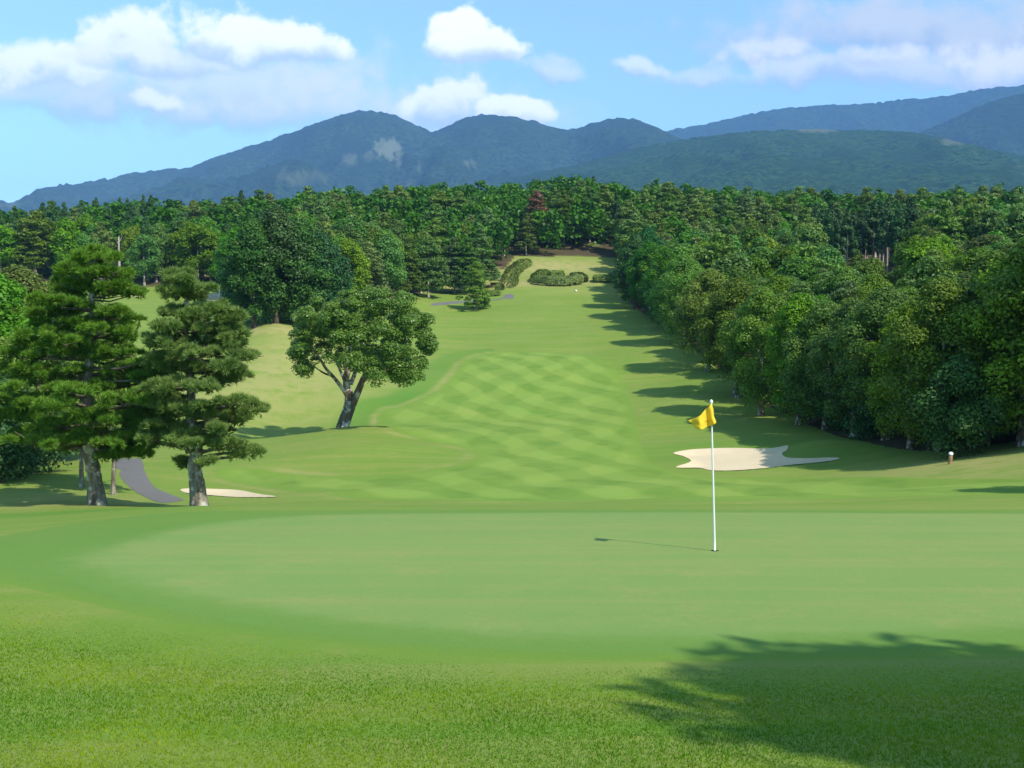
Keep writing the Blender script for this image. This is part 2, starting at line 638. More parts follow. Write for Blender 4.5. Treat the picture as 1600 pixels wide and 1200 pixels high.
M_GROUND = turf('rough_turf', (0.135, 0.232, 0.027), (0.165, 0.244, 0.038), (0.296, 0.265, 0.080), 0.35, streak=0.28, ground=True)
M_GREEN = turf('green_turf', (0.163, 0.262, 0.064), (0.187, 0.272, 0.069), (0.270, 0.275, 0.082), 0.45, streak=0.30, fine=0.85, blend=(0.127, 0.230, 0.040))
M_COLLAR = turf('collar_turf', (0.118, 0.223, 0.034), (0.139, 0.232, 0.038), (0.185, 0.230, 0.048), 0.25, fine=0.8, blend=(0.142, 0.234, 0.028))
M_FAIR = turf('fairway_turf', (0.185, 0.290, 0.045), (0.212, 0.299, 0.051), (0.296, 0.292, 0.076), 0.35,
              mow=(4.9, math.radians(24), math.radians(-20), 0.38), fine=0.6, blend=(0.153, 0.252, 0.032))
M_FAIR2 = turf('tee_turf', (0.185, 0.318, 0.060), (0.212, 0.326, 0.072), (0.306, 0.318, 0.104), 0.3, fine=0.6)

m, T = mat('bunker_sand')
P = geo_pos(T)
c = T.mix(T.noise(P, 1.2, 5), (0.56, 0.45, 0.29), (0.66, 0.54, 0.37))
finish(T, c, 0.95, 0.1, T.noise(T.mapping(P, (3, 14, 3)), 1.0, 4), 0.5, 0.03)
M_SAND = m
m, T = mat('asphalt')
P = geo_pos(T)
c = T.mix(T.noise(P, 0.8, 6, 0.7), (0.125, 0.118, 0.115), (0.175, 0.165, 0.160))
finish(T, c, 0.85, 0.25, T.noise(P, 60, 2), 0.3, 0.01)
M_PATH = m


def bark(name, a, b, c3, scale=6.0, lich=0.5):
    m, T = mat(name)
    tcn = T.n('ShaderNodeTexCoord').outputs['Object']
    v = T.mapping(tcn, (1, 1, 0.35))
    n = T.noise(v, scale, 6, 0.7)
    c = T.mix(T.ramp(n, 0.35, 0.65), a, b)
    n2 = T.noise(tcn, scale * 0.55, 4, 0.6)
    c = T.mix(T.ramp(n2, lich, lich + 0.12), c, c3)
    finish(T, c, 0.95, 0.1, n, 0.9, 0.05)
    return m


M_BARK_PINE = bark('pine_bark', (0.11, 0.085, 0.06), (0.30, 0.26, 0.20), (0.50, 0.50, 0.42), 5.0, 0.52)
M_BARK_BROAD = bark('broadleaf_bark', (0.10, 0.075, 0.05), (0.22, 0.17, 0.12), (0.62, 0.59, 0.53), 3.0, 0.48)
M_BARK_DARK = bark('dark_bark', (0.06, 0.045, 0.03), (0.15, 0.11, 0.08), (0.22, 0.18, 0.14), 4.0, 0.6)
M_BARK_TWIG = bark('twig_bark', (0.10, 0.075, 0.055), (0.20, 0.16, 0.12), (0.34, 0.31, 0.26), 5.0, 0.62)
M_BARK_PALE = bark('pale_bark', (0.30, 0.25, 0.20), (0.48, 0.42, 0.36), (0.60, 0.55, 0.5), 4.0, 0.6)
M_BARK_RED = bark('red_pine_bark', (0.16, 0.08, 0.045), (0.32, 0.18, 0.11), (0.36, 0.25, 0.18), 4.0, 0.6)


def leafmat(name, dark, light, var=0.5, transl=0.25, hue=0.03, spec=0.25, rough=0.5):
    m, T = mat(name)
    t = attr(T, 'tint')
    oi = T.n('ShaderNodeObjectInfo').outputs['Random']
    c = T.mix(t, dark, light)
    hs = T.n('ShaderNodeHueSaturation')
    T.l(c, hs.inputs['Color'])
    T.l(T.m('ADD', 0.5 - hue * 0.85, T.m('MULTIPLY', oi, 1.6 * hue)), hs.inputs['Hue'])
    r2 = T.m('FRACT', T.m('MULTIPLY', oi, 17.31))
    T.l(T.m('ADD', 1 - var / 2, T.m('MULTIPLY', r2, var)), hs.inputs['Value'])
    r3 = T.m('FRACT', T.m('MULTIPLY', oi, 7.77))
    T.l(T.m('ADD', 0.95, T.m('MULTIPLY', r3, 0.22)), hs.inputs['Saturation'])
    finish(T, hs.outputs[0], rough, spec, transl=transl)
    return m


M_LEAF = leafmat('broad_leaves', (0.056, 0.130, 0.015), (0.185, 0.320, 0.038), 0.75, 0.28, 0.042)
M_LEAF_DK = leafmat('dark_leaves', (0.026, 0.085, 0.018), (0.066, 0.155, 0.034), 0.35, 0.15)
M_LEAF_HERO = leafmat('plane_leaves', (0.075, 0.155, 0.026), (0.185, 0.285, 0.058), 0.0, 0.28, 0.0, 0.35, 0.4)
M_PINE = leafmat('pine_needles', (0.080, 0.175, 0.030), (0.240, 0.360, 0.078), 0.05, 0.25, 0.015)
M_PINE_FAR = leafmat('far_pine_needles', (0.060, 0.128, 0.024), (0.195, 0.290, 0.060), 0.5, 0.22, 0.03)
M_CEDAR = leafmat('cedar_needles', (0.034, 0.092, 0.024), (0.078, 0.160, 0.040), 0.4, 0.1, 0.015)
M_RUST = leafmat('withered_needles', (0.12, 0.06, 0.035), (0.22, 0.115, 0.065), 0.2, 0.1, 0.0)
M_HEDGE = leafmat('hedge_leaves', (0.10, 0.16, 0.025), (0.20, 0.26, 0.05), 0.0, 0.15, 0.0)
M_BLADE = leafmat('grass_blades', (0.085, 0.215, 0.012), (0.265, 0.345, 0.040), 0.0, 0.35, 0.0, 0.2)

# ------------------------------------------------------------ ground sheet
PX_EDGE_D = [48, 52, 55, 59, 66, 77, 95, 115, 135, 165, 195, 240, 260]
PX_EDGE_P = [1720, 1640, 1560, 1440, 1340, 1262, 1180, 1118, 1068, 1012, 980, 968, 955]
FAR_P = [-400, 180, 200, 355, 380, 560, 620, 660, 680, 790, 805, 970, 990, 2200]
FAR_D = [205, 205, 200, 200, 152, 160, 176, 206, 224, 230, 243, 243, 243, 243]


def forest_mask(x, y):
    yy = np.maximum(y, 1.0)
    px = 800 + F * x / yy
    right = (px > np.interp(yy, PX_EDGE_D, PX_EDGE_P)) & (yy > 56)
    far = yy > np.interp(px, FAR_P, FAR_D)
    return (right | far) & (y > 40)


rs = [0.0, 0.3]
while rs[-1] < 12000:
    r = rs[-1]
    if r < 8:
        r += max(0.12, 0.04 * r)
    elif r < 24:
        r *= 1.018
    elif r < 110:
        r += 0.4
    elif r < 265:
        r += 1.4
    elif r < 600:
        r *= 1.02
    else:
        r *= 1.2
    rs.append(r)
rs = np.array(rs[1:])
th = np.r_[np.arange(-30.5, 30.51, 0.13), np.arange(33, 90, 3), np.arange(90, 270, 6), np.arange(270, 329, 3)]
th = np.radians(th)
R_, T_ = np.meshgrid(rs, th, indexing='ij')
X_ = R_ * np.sin(T_)
Y_ = R_ * np.cos(T_)
Z_ = h0(X_, Y_) + bunk_dip(X_, Y_, 0.03)
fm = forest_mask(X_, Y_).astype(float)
pxg = 800 + F * X_ / np.maximum(Y_, 1)
edge_noise = fbm(X_ / 4, Y_ / 4, 3, 31)
# forest floor, dry slopes and lush surrounds
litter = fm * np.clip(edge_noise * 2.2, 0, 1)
dry = np.zeros_like(Z_)


def blob(px, d, rx, ry):
    cx = (px - 800) / F * d
    return np.exp(-(((X_ - cx) / rx) ** 2 + ((Y_ - d) / ry) ** 2))


FAIR_PX = [(820, 549), (770, 551), (738, 557), (716, 570), (706, 585), (690, 602), (668, 618), (630, 634), (590, 648), (600, 668), (650, 684), (705, 697), (738, 707), (728, 720), (690, 730), (620, 739), (540, 743), (450, 738), (380, 728),
           (330, 734), (350, 752), (420, 764), (520, 776), (700, 783), (900, 784), (1100, 783), (1300, 780), (1500, 775), (1640, 768), (1640, 748), (1450, 745), (1300, 745), (1150, 745), (1080, 742), (1035, 726), (1012, 700), (1003, 670), (992, 630), (978, 595), (955, 568), (900, 553)]
fair = smooth_closed(outline(FAIR_PX, dmin=28), 5)
dry = 0.7 * blob(440, 104, 12, 17) + 0.9 * blob(420, 121, 5, 3) + 1.0 * blob(850, 232, 24, 9) + 0.8 * blob(840, 214, 22, 5) \
    + 0.6 * blob(60, 40, 5, 6) + 0.5 * blob(1560, 47, 7, 6) + 0.35 * blob(1480, 52, 6, 5) + 0.3 * blob(960, 205, 10, 6) + 0.55 * blob(660, 215, 14, 8)
dry = np.clip(dry, 0, 1)
lush = 0.8 * blob(300, 30, 12, 2.6) + 0.5 * blob(1110, 68, 8, 5) + 0.4 * blob(700, 97, 9, 7)
_m = (Y_ > 28) & (Y_ < 150) & (np.abs(X_) < 60)
sf = np.full_like(X_, -99.0)
sf[_m] = sdf_poly(fair[::2], X_[_m], Y_[_m])
en = np.clip(fbm(X_ / 3, Y_ / 3, 2, 51) * 2.2 - 0.5, 0, 1)
dry = np.clip(dry + 0.5 * np.exp(-((sf + 0.25) / 0.35) ** 2) * (pxg < 800) * en, 0, 1)
lush = lush + 0.55 * np.clip((sf + 4.5) / 1.2, 0, 1) * np.clip((-0.5 - sf) / 0.5, 0, 1) * (pxg < 770) * np.clip((Y_ - 80) / 6, 0, 1)
lush = np.clip(lush, 0, 0.85)
nr, nt = R_.shape
idx = np.arange(nr * nt).reshape(nr, nt)
i2 = np.roll(idx, -1, axis=1)
quads = np.stack([idx[:-1].ravel(), idx[1:].ravel(), i2[1:].ravel(), i2[:-1].ravel()], -1)[:, ::-1]
GV = np.stack([X_.ravel(), Y_.ravel(), Z_.ravel()], -1)
# centre cap (quads folded to a point)
GV = np.r_[GV, [[0, 0, float(h0(np.array([0.]), np.array([0.]))[0])]]]
cidx = len(GV) - 1
capq = np.stack([idx[0], i2[0], i2[0], np.full(nt, cidx)], -1)
gme = bpy.data.meshes.new('ground')
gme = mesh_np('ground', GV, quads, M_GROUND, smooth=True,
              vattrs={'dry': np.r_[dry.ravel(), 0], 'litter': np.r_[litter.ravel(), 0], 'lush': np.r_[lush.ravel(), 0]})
tag(obj('ground', gme), 'rough grass ground rolling down into the valley and up to the wooded hill', kind='structure')
cap = mesh_np('ground_cap', GV[np.r_[idx[0], cidx]], np.stack([np.arange(nt), np.r_[np.arange(1, nt), 0], np.full(nt, nt)], -1), M_GROUND, smooth=True)
tag(obj('ground_underfoot', cap), kind='structure')


def sheet(name, poly, lift, mat_, grid, hf=None, soft=0.8):
    lo = poly.min(0)
    hi = poly.max(0)
    gx, gy = np.meshgrid(np.arange(lo[0], hi[0], grid), np.arange(lo[1], hi[1], grid))
    gx = gx.ravel() + RNG.uniform(-.1, .1, gx.size) * grid
    gy = gy.ravel() + RNG.uniform(-.1, .1, gy.size) * grid
    s = sdf_poly(poly, gx, gy)
    k = s > grid * 0.35
    pts = np.r_[poly, np.c_[gx[k], gy[k]]]
    nb = len(poly)
    edges = [(i, (i + 1) % nb) for i in range(nb)]
    r = mgeo.delaunay_2d_cdt([Vector(p) for p in pts.tolist()], edges, [], 1, 1e-5)
    v2 = np.array([tuple(v) for v in r[0]])
    f = np.array([tuple(t) for t in r[2]], int)
    sd_ = sdf_poly(poly, v2[:, 0], v2[:, 1])
    z = (hf or hh)(v2[:, 0], v2[:, 1]) + lift * np.clip((-0.5 if mat_ in (M_FAIR, M_COLLAR) else -0.2 if mat_ is M_GREEN else 0.35) + np.clip(sd_, 0, None) / (1.1 * grid), -1, 1)
    me = mesh_np(name, np.c_[v2, z], f, mat_, smooth=True, vattrs={'edge': np.clip((sd_ - (0.4 if mat_ is M_GREEN else 0.0)) / soft, 0, 1)})
    o = obj(name, me)
    nrm = me.polygons[0].normal
    if nrm.z < 0:
        me.flip_normals()
    return o


# fairway, from its outline
tag(sheet('fairway', fair, 0.022, M_FAIR, 0.75, soft=2.2), 'fairway mown in a diagonal chequer of light and dark green', kind='structure')

# the green: collar sheet below, putting surface on top
COLLAR_PX = [(-60, 845), (60, 826), (200, 806), (300, 798), (450, 796.6), (700, 796.3), (1000, 796.3), (1400, 797), (1700, 798), (2100, 812), (2500, 850), (2400, 940), (2000, 1010), (1600, 1030), (1200, 1040), (950, 1042), (700, 1033), (450, 1010), (260, 985), (90, 945), (-60, 905), (-120, 870)]
collar = smooth_closed(outline(COLLAR_PX), 6)
tag(sheet('green_collar', collar, 0.008, M_COLLAR, 0.5), 'darker green collar of short turf around the putting green', kind='structure')
GREEN_PX = [(30, 880), (90, 858), (160, 842), (260, 822), (400, 807), (600, 801), (900, 799.5), (1300, 800), (1650, 802), (2050, 818), (2350, 855), (2280, 925), (1900, 990), (1500, 1018), (1150, 1027), (900, 1027), (700, 1019), (480, 998), (300, 972), (150, 938), (55, 903)]
green = smooth_closed(outline(GREEN_PX), 6)
tag(sheet('putting_green', green, 0.018, M_GREEN, 0.45), 'smooth pale putting green around the flagstick', kind='structure')


def dry_edge():
    pass


LBL = [('sand_bunker', BUNK1, 'pale sand bunker with lobed outline to the right of the flagstick'),
       ('sand_bunker', BUNK2, 'narrow strip of sand bunker behind the green beside the right pine'),
       ('sand_bunker', BUNK3, 'bright small sand bunker at the far left beside the dark tree clump'),
       ('sand_bunker', BUNK4, 'tiny brownish sand bunker on the far left grass slope')]
for nm, poly, lb in LBL:
    g = 0.35 if poly is not BUNK3 and poly is not BUNK4 else 0.8
    o = sheet(nm, poly, 0.035, M_SAND, g)
    tag(o, lb, kind='structure')

path_poly = smooth_closed(outline([(180, 718), (202, 717), (221, 718), (227, 738), (240, 760), (262, 771), (287, 781), (268, 785), (246, 785), (222, 774), (199, 758), (186, 740)], dmin=30), 3)
tag(sheet('cart_path', path_poly, 0.03, M_PATH, 0.6), 'grey asphalt cart path running down between the two pines', kind='structure')
p2 = smooth_closed(outline([(786, 462), (798, 459), (803, 463), (800, 467), (790, 466)], dmin=150), 3)
tag(sheet('cart_path', p2, 0.04, M_PATH, 1.0), 'dark end of the asphalt path beside the tee hedges', kind='structure')
p3 = smooth_closed(outline([(675, 474), (705, 471), (740, 469), (775, 467), (788, 465), (788, 467), (740, 472), (705, 475), (678, 478)], dmin=150), 2)
tag(sheet('cart_path', p3, 0.04, M_PATH, 1.0), 'thin far cart path beneath the group of small trees', kind='structure')

# ------------------------------------------------------------ mountains
def mountain(name, label, ridge, D, width, base, cols, amp, seed, bare=(), step=5, px0=-900, px1=2500, rows=70):
    rp = np.array(ridge, float)
    pxs = np.arange(max(px0, rp[0, 0]), min(px1, rp[-1, 0]), step)
    # smooth interpolation of the crest
    pys = np.interp(pxs, rp[:, 0], rp[:, 1])
    ker = np.hanning(13)
    ker /= ker.sum()
    pys = np.convolve(np.pad(pys, 6, mode='edge'), ker, 'valid')
    uu = np.array([ray(a, b) for a, b in zip(pxs, pys)])
    zr = uu[:, 1] * D
    t = np.r_[np.linspace(-0.3, 0, 6)[:-1], np.linspace(0, 1, rows) ** 1.25]
    TT, II = np.meshgrid(t, np.arange(len(pxs)), indexing='ij')
    Yd = D - TT * width
    Xd = uu[II, 0] * D + 0 * TT
    zz = zr[II]
    fall = np.where(TT < 0, 1 + TT * 2.2, (1 - np.clip(TT, 0, 1)) ** 1.12)
    zb = base + (zz - base) * fall
    s = width / 5.0
    rid = 1 - np.abs(2 * fbm(Xd / s + seed, Yd / (s * 1.9) + seed * 3, 5, seed) - 1)
    env = np.clip(np.abs(TT) * 5, 0, 1) * np.clip((1 - TT) * 3, 0, 1)
    zb = zb + amp * (rid - 0.82) * env * 2.2
    zb += (fbm(Xd / 26., Yd / 26., 3, seed + 9) - 0.5) * 22 * (D / 5200)
    zb += (fbm(Xd / 220., Yd / 220., 3, seed + 19) - 0.5) * 30 * np.clip(np.abs(TT) * 8 + 0.25, 0, 1)
    V_ = np.stack([Xd.ravel(), Yd.ravel(), zb.ravel()], -1)
    n0, n1 = TT.shape
    ii = np.arange(n0 * n1).reshape(n0, n1)
    q = np.stack([ii[:-1, :-1].ravel(), ii[1:, :-1].ravel(), ii[1:, 1:].ravel(), ii[:-1, 1:].ravel()], -1)
    # bare ground where the photograph shows slides and fields
    sx = 800 + F * Xd / Yd
    ez = zb / Yd
    sy = 520 - F * ez
    ba = np.zeros_like(sx)
    for (bx, by, rx, ry, st) in bare:
        dd = ((sx - bx) / rx) ** 2 + ((sy - by) / ry) ** 2 + (fbm(sx / 6, sy / 9, 3, 77) - 0.5) * 2.6
        ba = np.maximum(ba, st * np.clip((1.1 - dd) * 3, 0, 1))
    m, T = mat(name + '_forest')
    P = geo_pos(T)
    k = 5200 / D
    n = T.noise(P, 0.045 * k ** 0.5, 5, 0.75)
    n2 = T.noise(P, 0.0035, 4, 0.6)
    c = T.mix(T.ramp(n, 0.40, 0.60), cols[0], cols[1])
    c = T.mix(T.m('MULTIPLY', T.ramp(n2, 0.45, 0.60), 0.75), c, cols[2])
    c = T.mix(attr(T, 'bare'), c, T.mix(T.noise(P, 0.02, 3), (0.17, 0.17, 0.12), (0.10, 0.14, 0.07)))
    finish(T, c, 1.0, 0.0, T.m('ADD', n, T.m('MULTIPLY', n2, 3.0)), 1.0, 14.0)
    me = mesh_np(name, V_, q, m, smooth=True, vattrs={'bare': ba.ravel()})
    if me.polygons[0].normal.z < 0:
        me.flip_normals()
    return tag(obj(name, me), label, kind='structure')


MC = ((0.008, 0.024, 0.012), (0.040, 0.075, 0.030), (0.018, 0.040, 0.020))
mountain('mountain', 'long blue wooded mountain with three rounded peaks and a pale landslide scar',
         [(-900, 430), (-500, 395), (-200, 362), (0, 327), (60, 312), (130, 294), (200, 273), (235, 267), (300, 262), (340, 244), (400, 226), (450, 210), (500, 190), (540, 176), (562, 172), (612, 178), (640, 189), (668, 207), (682, 207), (720, 187), (750, 178),
          (800, 181), (840, 190), (870, 202), (898, 202), (925, 192), (955, 184), (1000, 187), (1030, 200), (1050, 210), (1100, 235), (1200, 275), (1400, 340)],
         5200, 2900, 60, MC, 130, 3,
         bare=[(608, 236, 22, 16, 1.0), (625, 256, 4, 12, 0.8), (550, 252, 14, 10, 0.5), (580, 248, 10, 7, 0.35), (472, 280, 40, 10, 0.45), (733, 258, 14, 4, 0.6), (655, 262, 3, 7, 0.6), (640, 290, 12, 4, 0.5), (20, 322, 20, 4, 0.5)], step=4)
mountain('far_mountain', 'far wooded ridge rising behind to the right edge under cloud',
         [(700, 380), (900, 290), (1000, 230), (1045, 203), (1090, 196), (1130, 187), (1180, 177), (1215, 170), (1260, 166), (1310, 163), (1365, 162), (1400, 156), (1440, 154), (1480, 150), (1530, 139), (1570, 135), (1600, 133), (1700, 126), (1900, 140), (2500, 250)],
         7000, 2600, 100, MC, 120, 8, step=4)
mountain('side_mountain', 'dark wooded mountain flank at the right edge above the shoulder',
         [(1150, 330), (1300, 265), (1400, 218), (1450, 202), (1500, 181), (1550, 158), (1600, 145), (1700, 128), (1900, 118), (2500, 200)],
         5000, 2000, 80, MC, 110, 14, step=5)
mountain('mountain_shoulder', 'nearer green wooded shoulder sloping down to the left with small fields',
         [(300, 380), (560, 318), (700, 298), (780, 285), (850, 268), (930, 248), (1020, 226), (1100, 213), (1180, 205), (1260, 202), (1350, 204), (1430, 207), (1480, 218), (1540, 234), (1600, 243), (1700, 262), (2000, 300), (2400, 360)],
         3600, 2300, 40, ((0.010, 0.036, 0.010), (0.046, 0.100, 0.030), (0.020, 0.052, 0.018)), 60, 21,
         bare=[(1275, 207, 32, 4, 0.9), (1480, 226, 26, 5, 0.7), (1195, 205, 20, 3, 0.4), (1590, 262, 12, 3, 0.5)], step=5)


# ------------------------------------------------------------ foliage generators
def norm(v):
    return v / (np.linalg.norm(v, axis=-1, keepdims=True) + 1e-9)


def rhombs(c, nrm, size, aspect, rng, up=None):
    """leaf-shaped quads at c facing nrm"""
    n = len(c)
    r = rng.normal(size=(n, 3)) if up is None else up + rng.normal(size=(n, 3)) * 0.35
    t = norm(np.cross(nrm, np.cross(r, nrm)))
    b = np.cross(nrm, t)
    s = size[:, None]
    a = aspect
    v = np.stack([c - t * s * 0.5, c + b * s * a * 0.5, c + t * s * 0.5, c - b * s * a * 0.5], 1)
    return v.reshape(-1, 3), np.arange(n * 4).reshape(n, 4)


def leaves_on_blobs(cent, rad, lpb, ls, rng, flat=1.0, aspect=0.75, upb=0.35, rnd=0.8, under=0.35):
    nb = len(cent)
    cnt = np.maximum(6, (lpb * (rad / rad.mean()) ** 2).astype(int))
    bi = np.repeat(np.arange(nb), cnt)
    n = len(bi)
    d = norm(rng.normal(size=(n, 3)))
    flip = (d[:, 2] < 0) & (rng.random(n) > under)
    d[flip, 2] *= -1
    rr = rad[bi] * rng.uniform(0.62, 1.08, n)
    p = cent[bi] + d * rr[:, None] * np.array([1, 1, flat])
    dn = norm(d * np.array([1, 1, 1 / max(flat, .3)]) + np.array([0, 0, upb]) + rng.normal(size=(n, 3)) * rnd * 0.6)
    bt = rng.random(nb)
    tint = np.clip(0.45 * bt[bi] + 0.55 * rng.random(n), 0, 1)
    v, f = rhombs(p, dn, ls * rng.uniform(0.65, 1.35, n), aspect, rng)
    return v, f, tint


def crown_blobs(rng, H, Wd, base, nb, power=0.6, top=0.12, rb=(0.13, 0.2)):
    t = rng.random(nb) ** 0.85
    prof = np.sin(np.pi * (t * (0.98 - top) + top)) ** power
    th_ = rng.random(nb) * 2 * math.pi
    rr = np.sqrt(rng.uniform(0.25, 1, nb)) * prof * Wd / 2
    rad = Wd * rng.uniform(rb[0], rb[1], nb)
    rr = np.maximum(rr - rad * 0.5, 0)
    z = base + rad * 0.6 + (H - base - rad * 1.5) * t
    return np.stack([rr * np.cos(th_), rr * np.sin(th_), z], -1), rad


def trunk_mb(rng, H, r0, cent, nbr=8, lean=0.03, k=8, base_split=0.3):
    mb = MB()
    n = 9
    zz = np.linspace(-0.4, H * 0.86, n)
    wob = np.cumsum(rng.normal(size=(n, 2)) * lean * H / n, axis=0)
    wob -= wob[0]
    pts = np.c_[wob, zz]
    rad = r0 * (1 - 0.85 * np.linspace(0, 1, n)) * np.r_[1.5, 1.1, np.ones(n - 2)]
    mb.tube(pts, rad, k)
    sel = rng.permutation(len(cent))[:nbr]
    for i in sel:
        c = cent[i]
        z0 = max(H * base_split, min(c[2] - 0.25 * math.hypot(c[0], c[1]) - 0.4, H * 0.8))
        p0 = np.array([np.interp(z0, zz, pts[:, 0]), np.interp(z0, zz, pts[:, 1]), z0])
        mid = (p0 + c) / 2 + rng.normal(size=3) * 0.15
        rr = r0 * (1 - 0.8 * z0 / H) * 0.5
        mb.tube([p0, mid, c], [rr, rr * 0.65, rr * 0.25], 5, False)
    return mb


ARCH = {}


def arch(key, crown, trunk, H):
    ARCH.setdefault(key, []).append((crown, trunk, H))


def make_broad(key, seed, H, Wd, base, nb, lpb, ls, lm, bm, rb=(0.13, 0.2), power=0.6, nbr=8):
    rng = np.random.default_rng(seed)
    c, r = crown_blobs(rng, H, Wd, base, nb, power, rb=rb)
    v, f, t = leaves_on_blobs(c, r, lpb, ls, rng)
    cm = mesh_np('crown', v, f, lm, attrs={'tint': t})
    tm = trunk_mb(rng, H, 0.018 * H + 0.04, c, nbr).mesh('trunk', bm)
    arch(key, cm, tm, H)


def make_pine(key, seed, H, Wd, base, nl, lpb, ls, lm, bm, cone=0.75):
    rng = np.random.default_rng(seed)
    cs = []
    rs_ = []
    for i in range(nl):
        t = i / (nl - 1)
        z = base + (H - base - 0.4) * t
        R = Wd / 2 * (1 - t * cone) * (0.75 + 0.35 * rng.random())
        k = max(1, int(3 + 5 * R))
        a0 = rng.random() * 6.28
        for j in range(k):
            a = a0 + j / k * 6.28 + rng.normal() * 0.25
            q = R * math.sqrt(rng.uniform(0.12, 1.0)) if i < nl - 1 else 0
            cs.append((q * math.cos(a), q * math.sin(a), z + rng.normal() * 0.42 - 0.05 * q))
            rs_.append(Wd * rng.uniform(0.085, 0.14))
    c = np.array(cs)
    r = np.array(rs_)
    v, f, t = leaves_on_blobs(c, r, lpb, ls, rng, flat=0.55, aspect=0.4, upb=0.1, rnd=1.3, under=0.2)
    cm = mesh_np('crown', v, f, lm, attrs={'tint': t})
    tm = trunk_mb(rng, H, 0.015 * H + 0.04, c, 12, 0.06, base_split=min(0.3, base / H)).mesh('trunk', bm)
    arch(key, cm, tm, H)


def make_cedar(key, seed, H, Wd, base, nb, lpb, ls, lm, bm):
    rng = np.random.default_rng(seed)
    t = rng.random(nb) ** 0.8
    th_ = rng.random(nb) * 6.28
    rad = Wd * rng.uniform(0.10, 0.17, nb) * (1.1 - 0.6 * t)
    rr = Wd / 2 * (1.02 - t) ** 0.75 * np.sqrt(rng.uniform(0.3, 1, nb))
    rr = np.maximum(rr - rad * 0.4, 0)
    c = np.stack([rr * np.cos(th_), rr * np.sin(th_), base + (H - base) * t * 0.97], -1)
    v, f, tt = leaves_on_blobs(c, rad, lpb, ls, rng, flat=1.25, aspect=0.5, upb=0.1, rnd=1.0)
    cm = mesh_np('crown', v, f, lm, attrs={'tint': tt})
    tm = trunk_mb(rng, H * 1.1, 0.014 * H + 0.03, c, 3, 0.01).mesh('trunk', bm)
    arch(key, cm, tm, H)


# near-wood broadleaves (60 to 120 m away), far ones, pines, cedars
for i in range(3):
    make_broad('broad_near', 100 + i, 12.0, 8.6 - 0.4 * i, [0.6, 1.4, 0.3, 2.0][i], 90, 420, 0.19, M_LEAF, M_BARK_BROAD, rb=(0.085, 0.15))
for i in range(4):
    make_broad('broad_far', 120 + i, 12.0, 8.4, 1.5, 46, 210, 0.35, M_LEAF, M_BARK_BROAD, rb=(0.11, 0.19))
for i in range(2):
    make_broad('broad_dark', 140 + i, 13.0, 8.5, 0.7, 110, 230, 0.26, M_LEAF_DK, M_BARK_DARK, rb=(0.09, 0.15), power=0.75)
for i in range(3):
    make_pine('pine_near', 160 + i, 11.5, 7.8, 2.5, 9, 190, 0.34, M_PINE_FAR, M_BARK_RED)
for i in range(3):
    make_pine('pine_far', 180 + i, 12.0, 8.0, 2.6, 9, 70, 0.55, M_PINE_FAR, M_BARK_PALE, [0.35, 0.5, 0.25][i])
for i in range(2):
    make_cedar('cedar', 200 + i, 13.0, 4.4, 4.5, 54, 110, 0.42, M_CEDAR, M_BARK_PALE)
make_pine('rust', 210, 12.0, 6.0, 3.0, 9, 60, 0.5, M_RUST, M_BARK_PALE, 0.6)
make_pine('pine_slim', 225, 9.0, 7.0, 4.0, 7, 150, 0.32, M_PINE, M_BARK_PINE)
make_pine('pine_small', 220, 6.5, 5.0, 1.0, 8, 150, 0.30, M_PINE, M_BARK_PALE, 0.8)
make_broad('bush_broad', 230, 6.0, 5.6, 0.0, 44, 240, 0.18, M_LEAF_DK, M_BARK_DARK)  # dark leaf colour paints in the shade low in the wood

NAMES = {'broad_near': 'broadleaf_tree', 'broad_far': 'broadleaf_tree', 'broad_dark': 'evergreen_tree', 'pine_near': 'pine_tree',
         'pine_far': 'pine_tree', 'cedar': 'cedar_tree', 'rust': 'withered_pine', 'pine_small': 'pine_tree', 'pine_slim': 'pine_tree', 'bush_broad': 'bushy_tree'}
COUNT = {}


def place(key, x, y, H, label, group=None, var=None, rz=None, sx=1.0, zoff=0.0, parts=True):
    L = ARCH[key]
    cm, tm, h0_ = L[(var if var is not None else random.randrange(len(L))) % len(L)]
    s = H / h0_
    root = bpy.data.objects.new(NAMES[key], None)
    root.empty_display_size = 0.3
    COL.objects.link(root)
    root.location = (x, y, gz(x, y) + zoff)
    root.rotation_euler = (0, 0, random.random() * 6.28 if rz is None else rz)
    root.scale = (s * sx, s * sx, s)
    tag(root, label, 'tree', group)
    c = obj('crown', cm, root)
    t = obj('trunk', tm, root)
    NM = NAMES[key]
    COUNT[NM] = COUNT.get(NM, 0) + 1
    return root


def place_px(key, px, d, H, label, group=None, **kw):
    return place(key, (px - 800) / F * d, d, H, label, group, **kw)


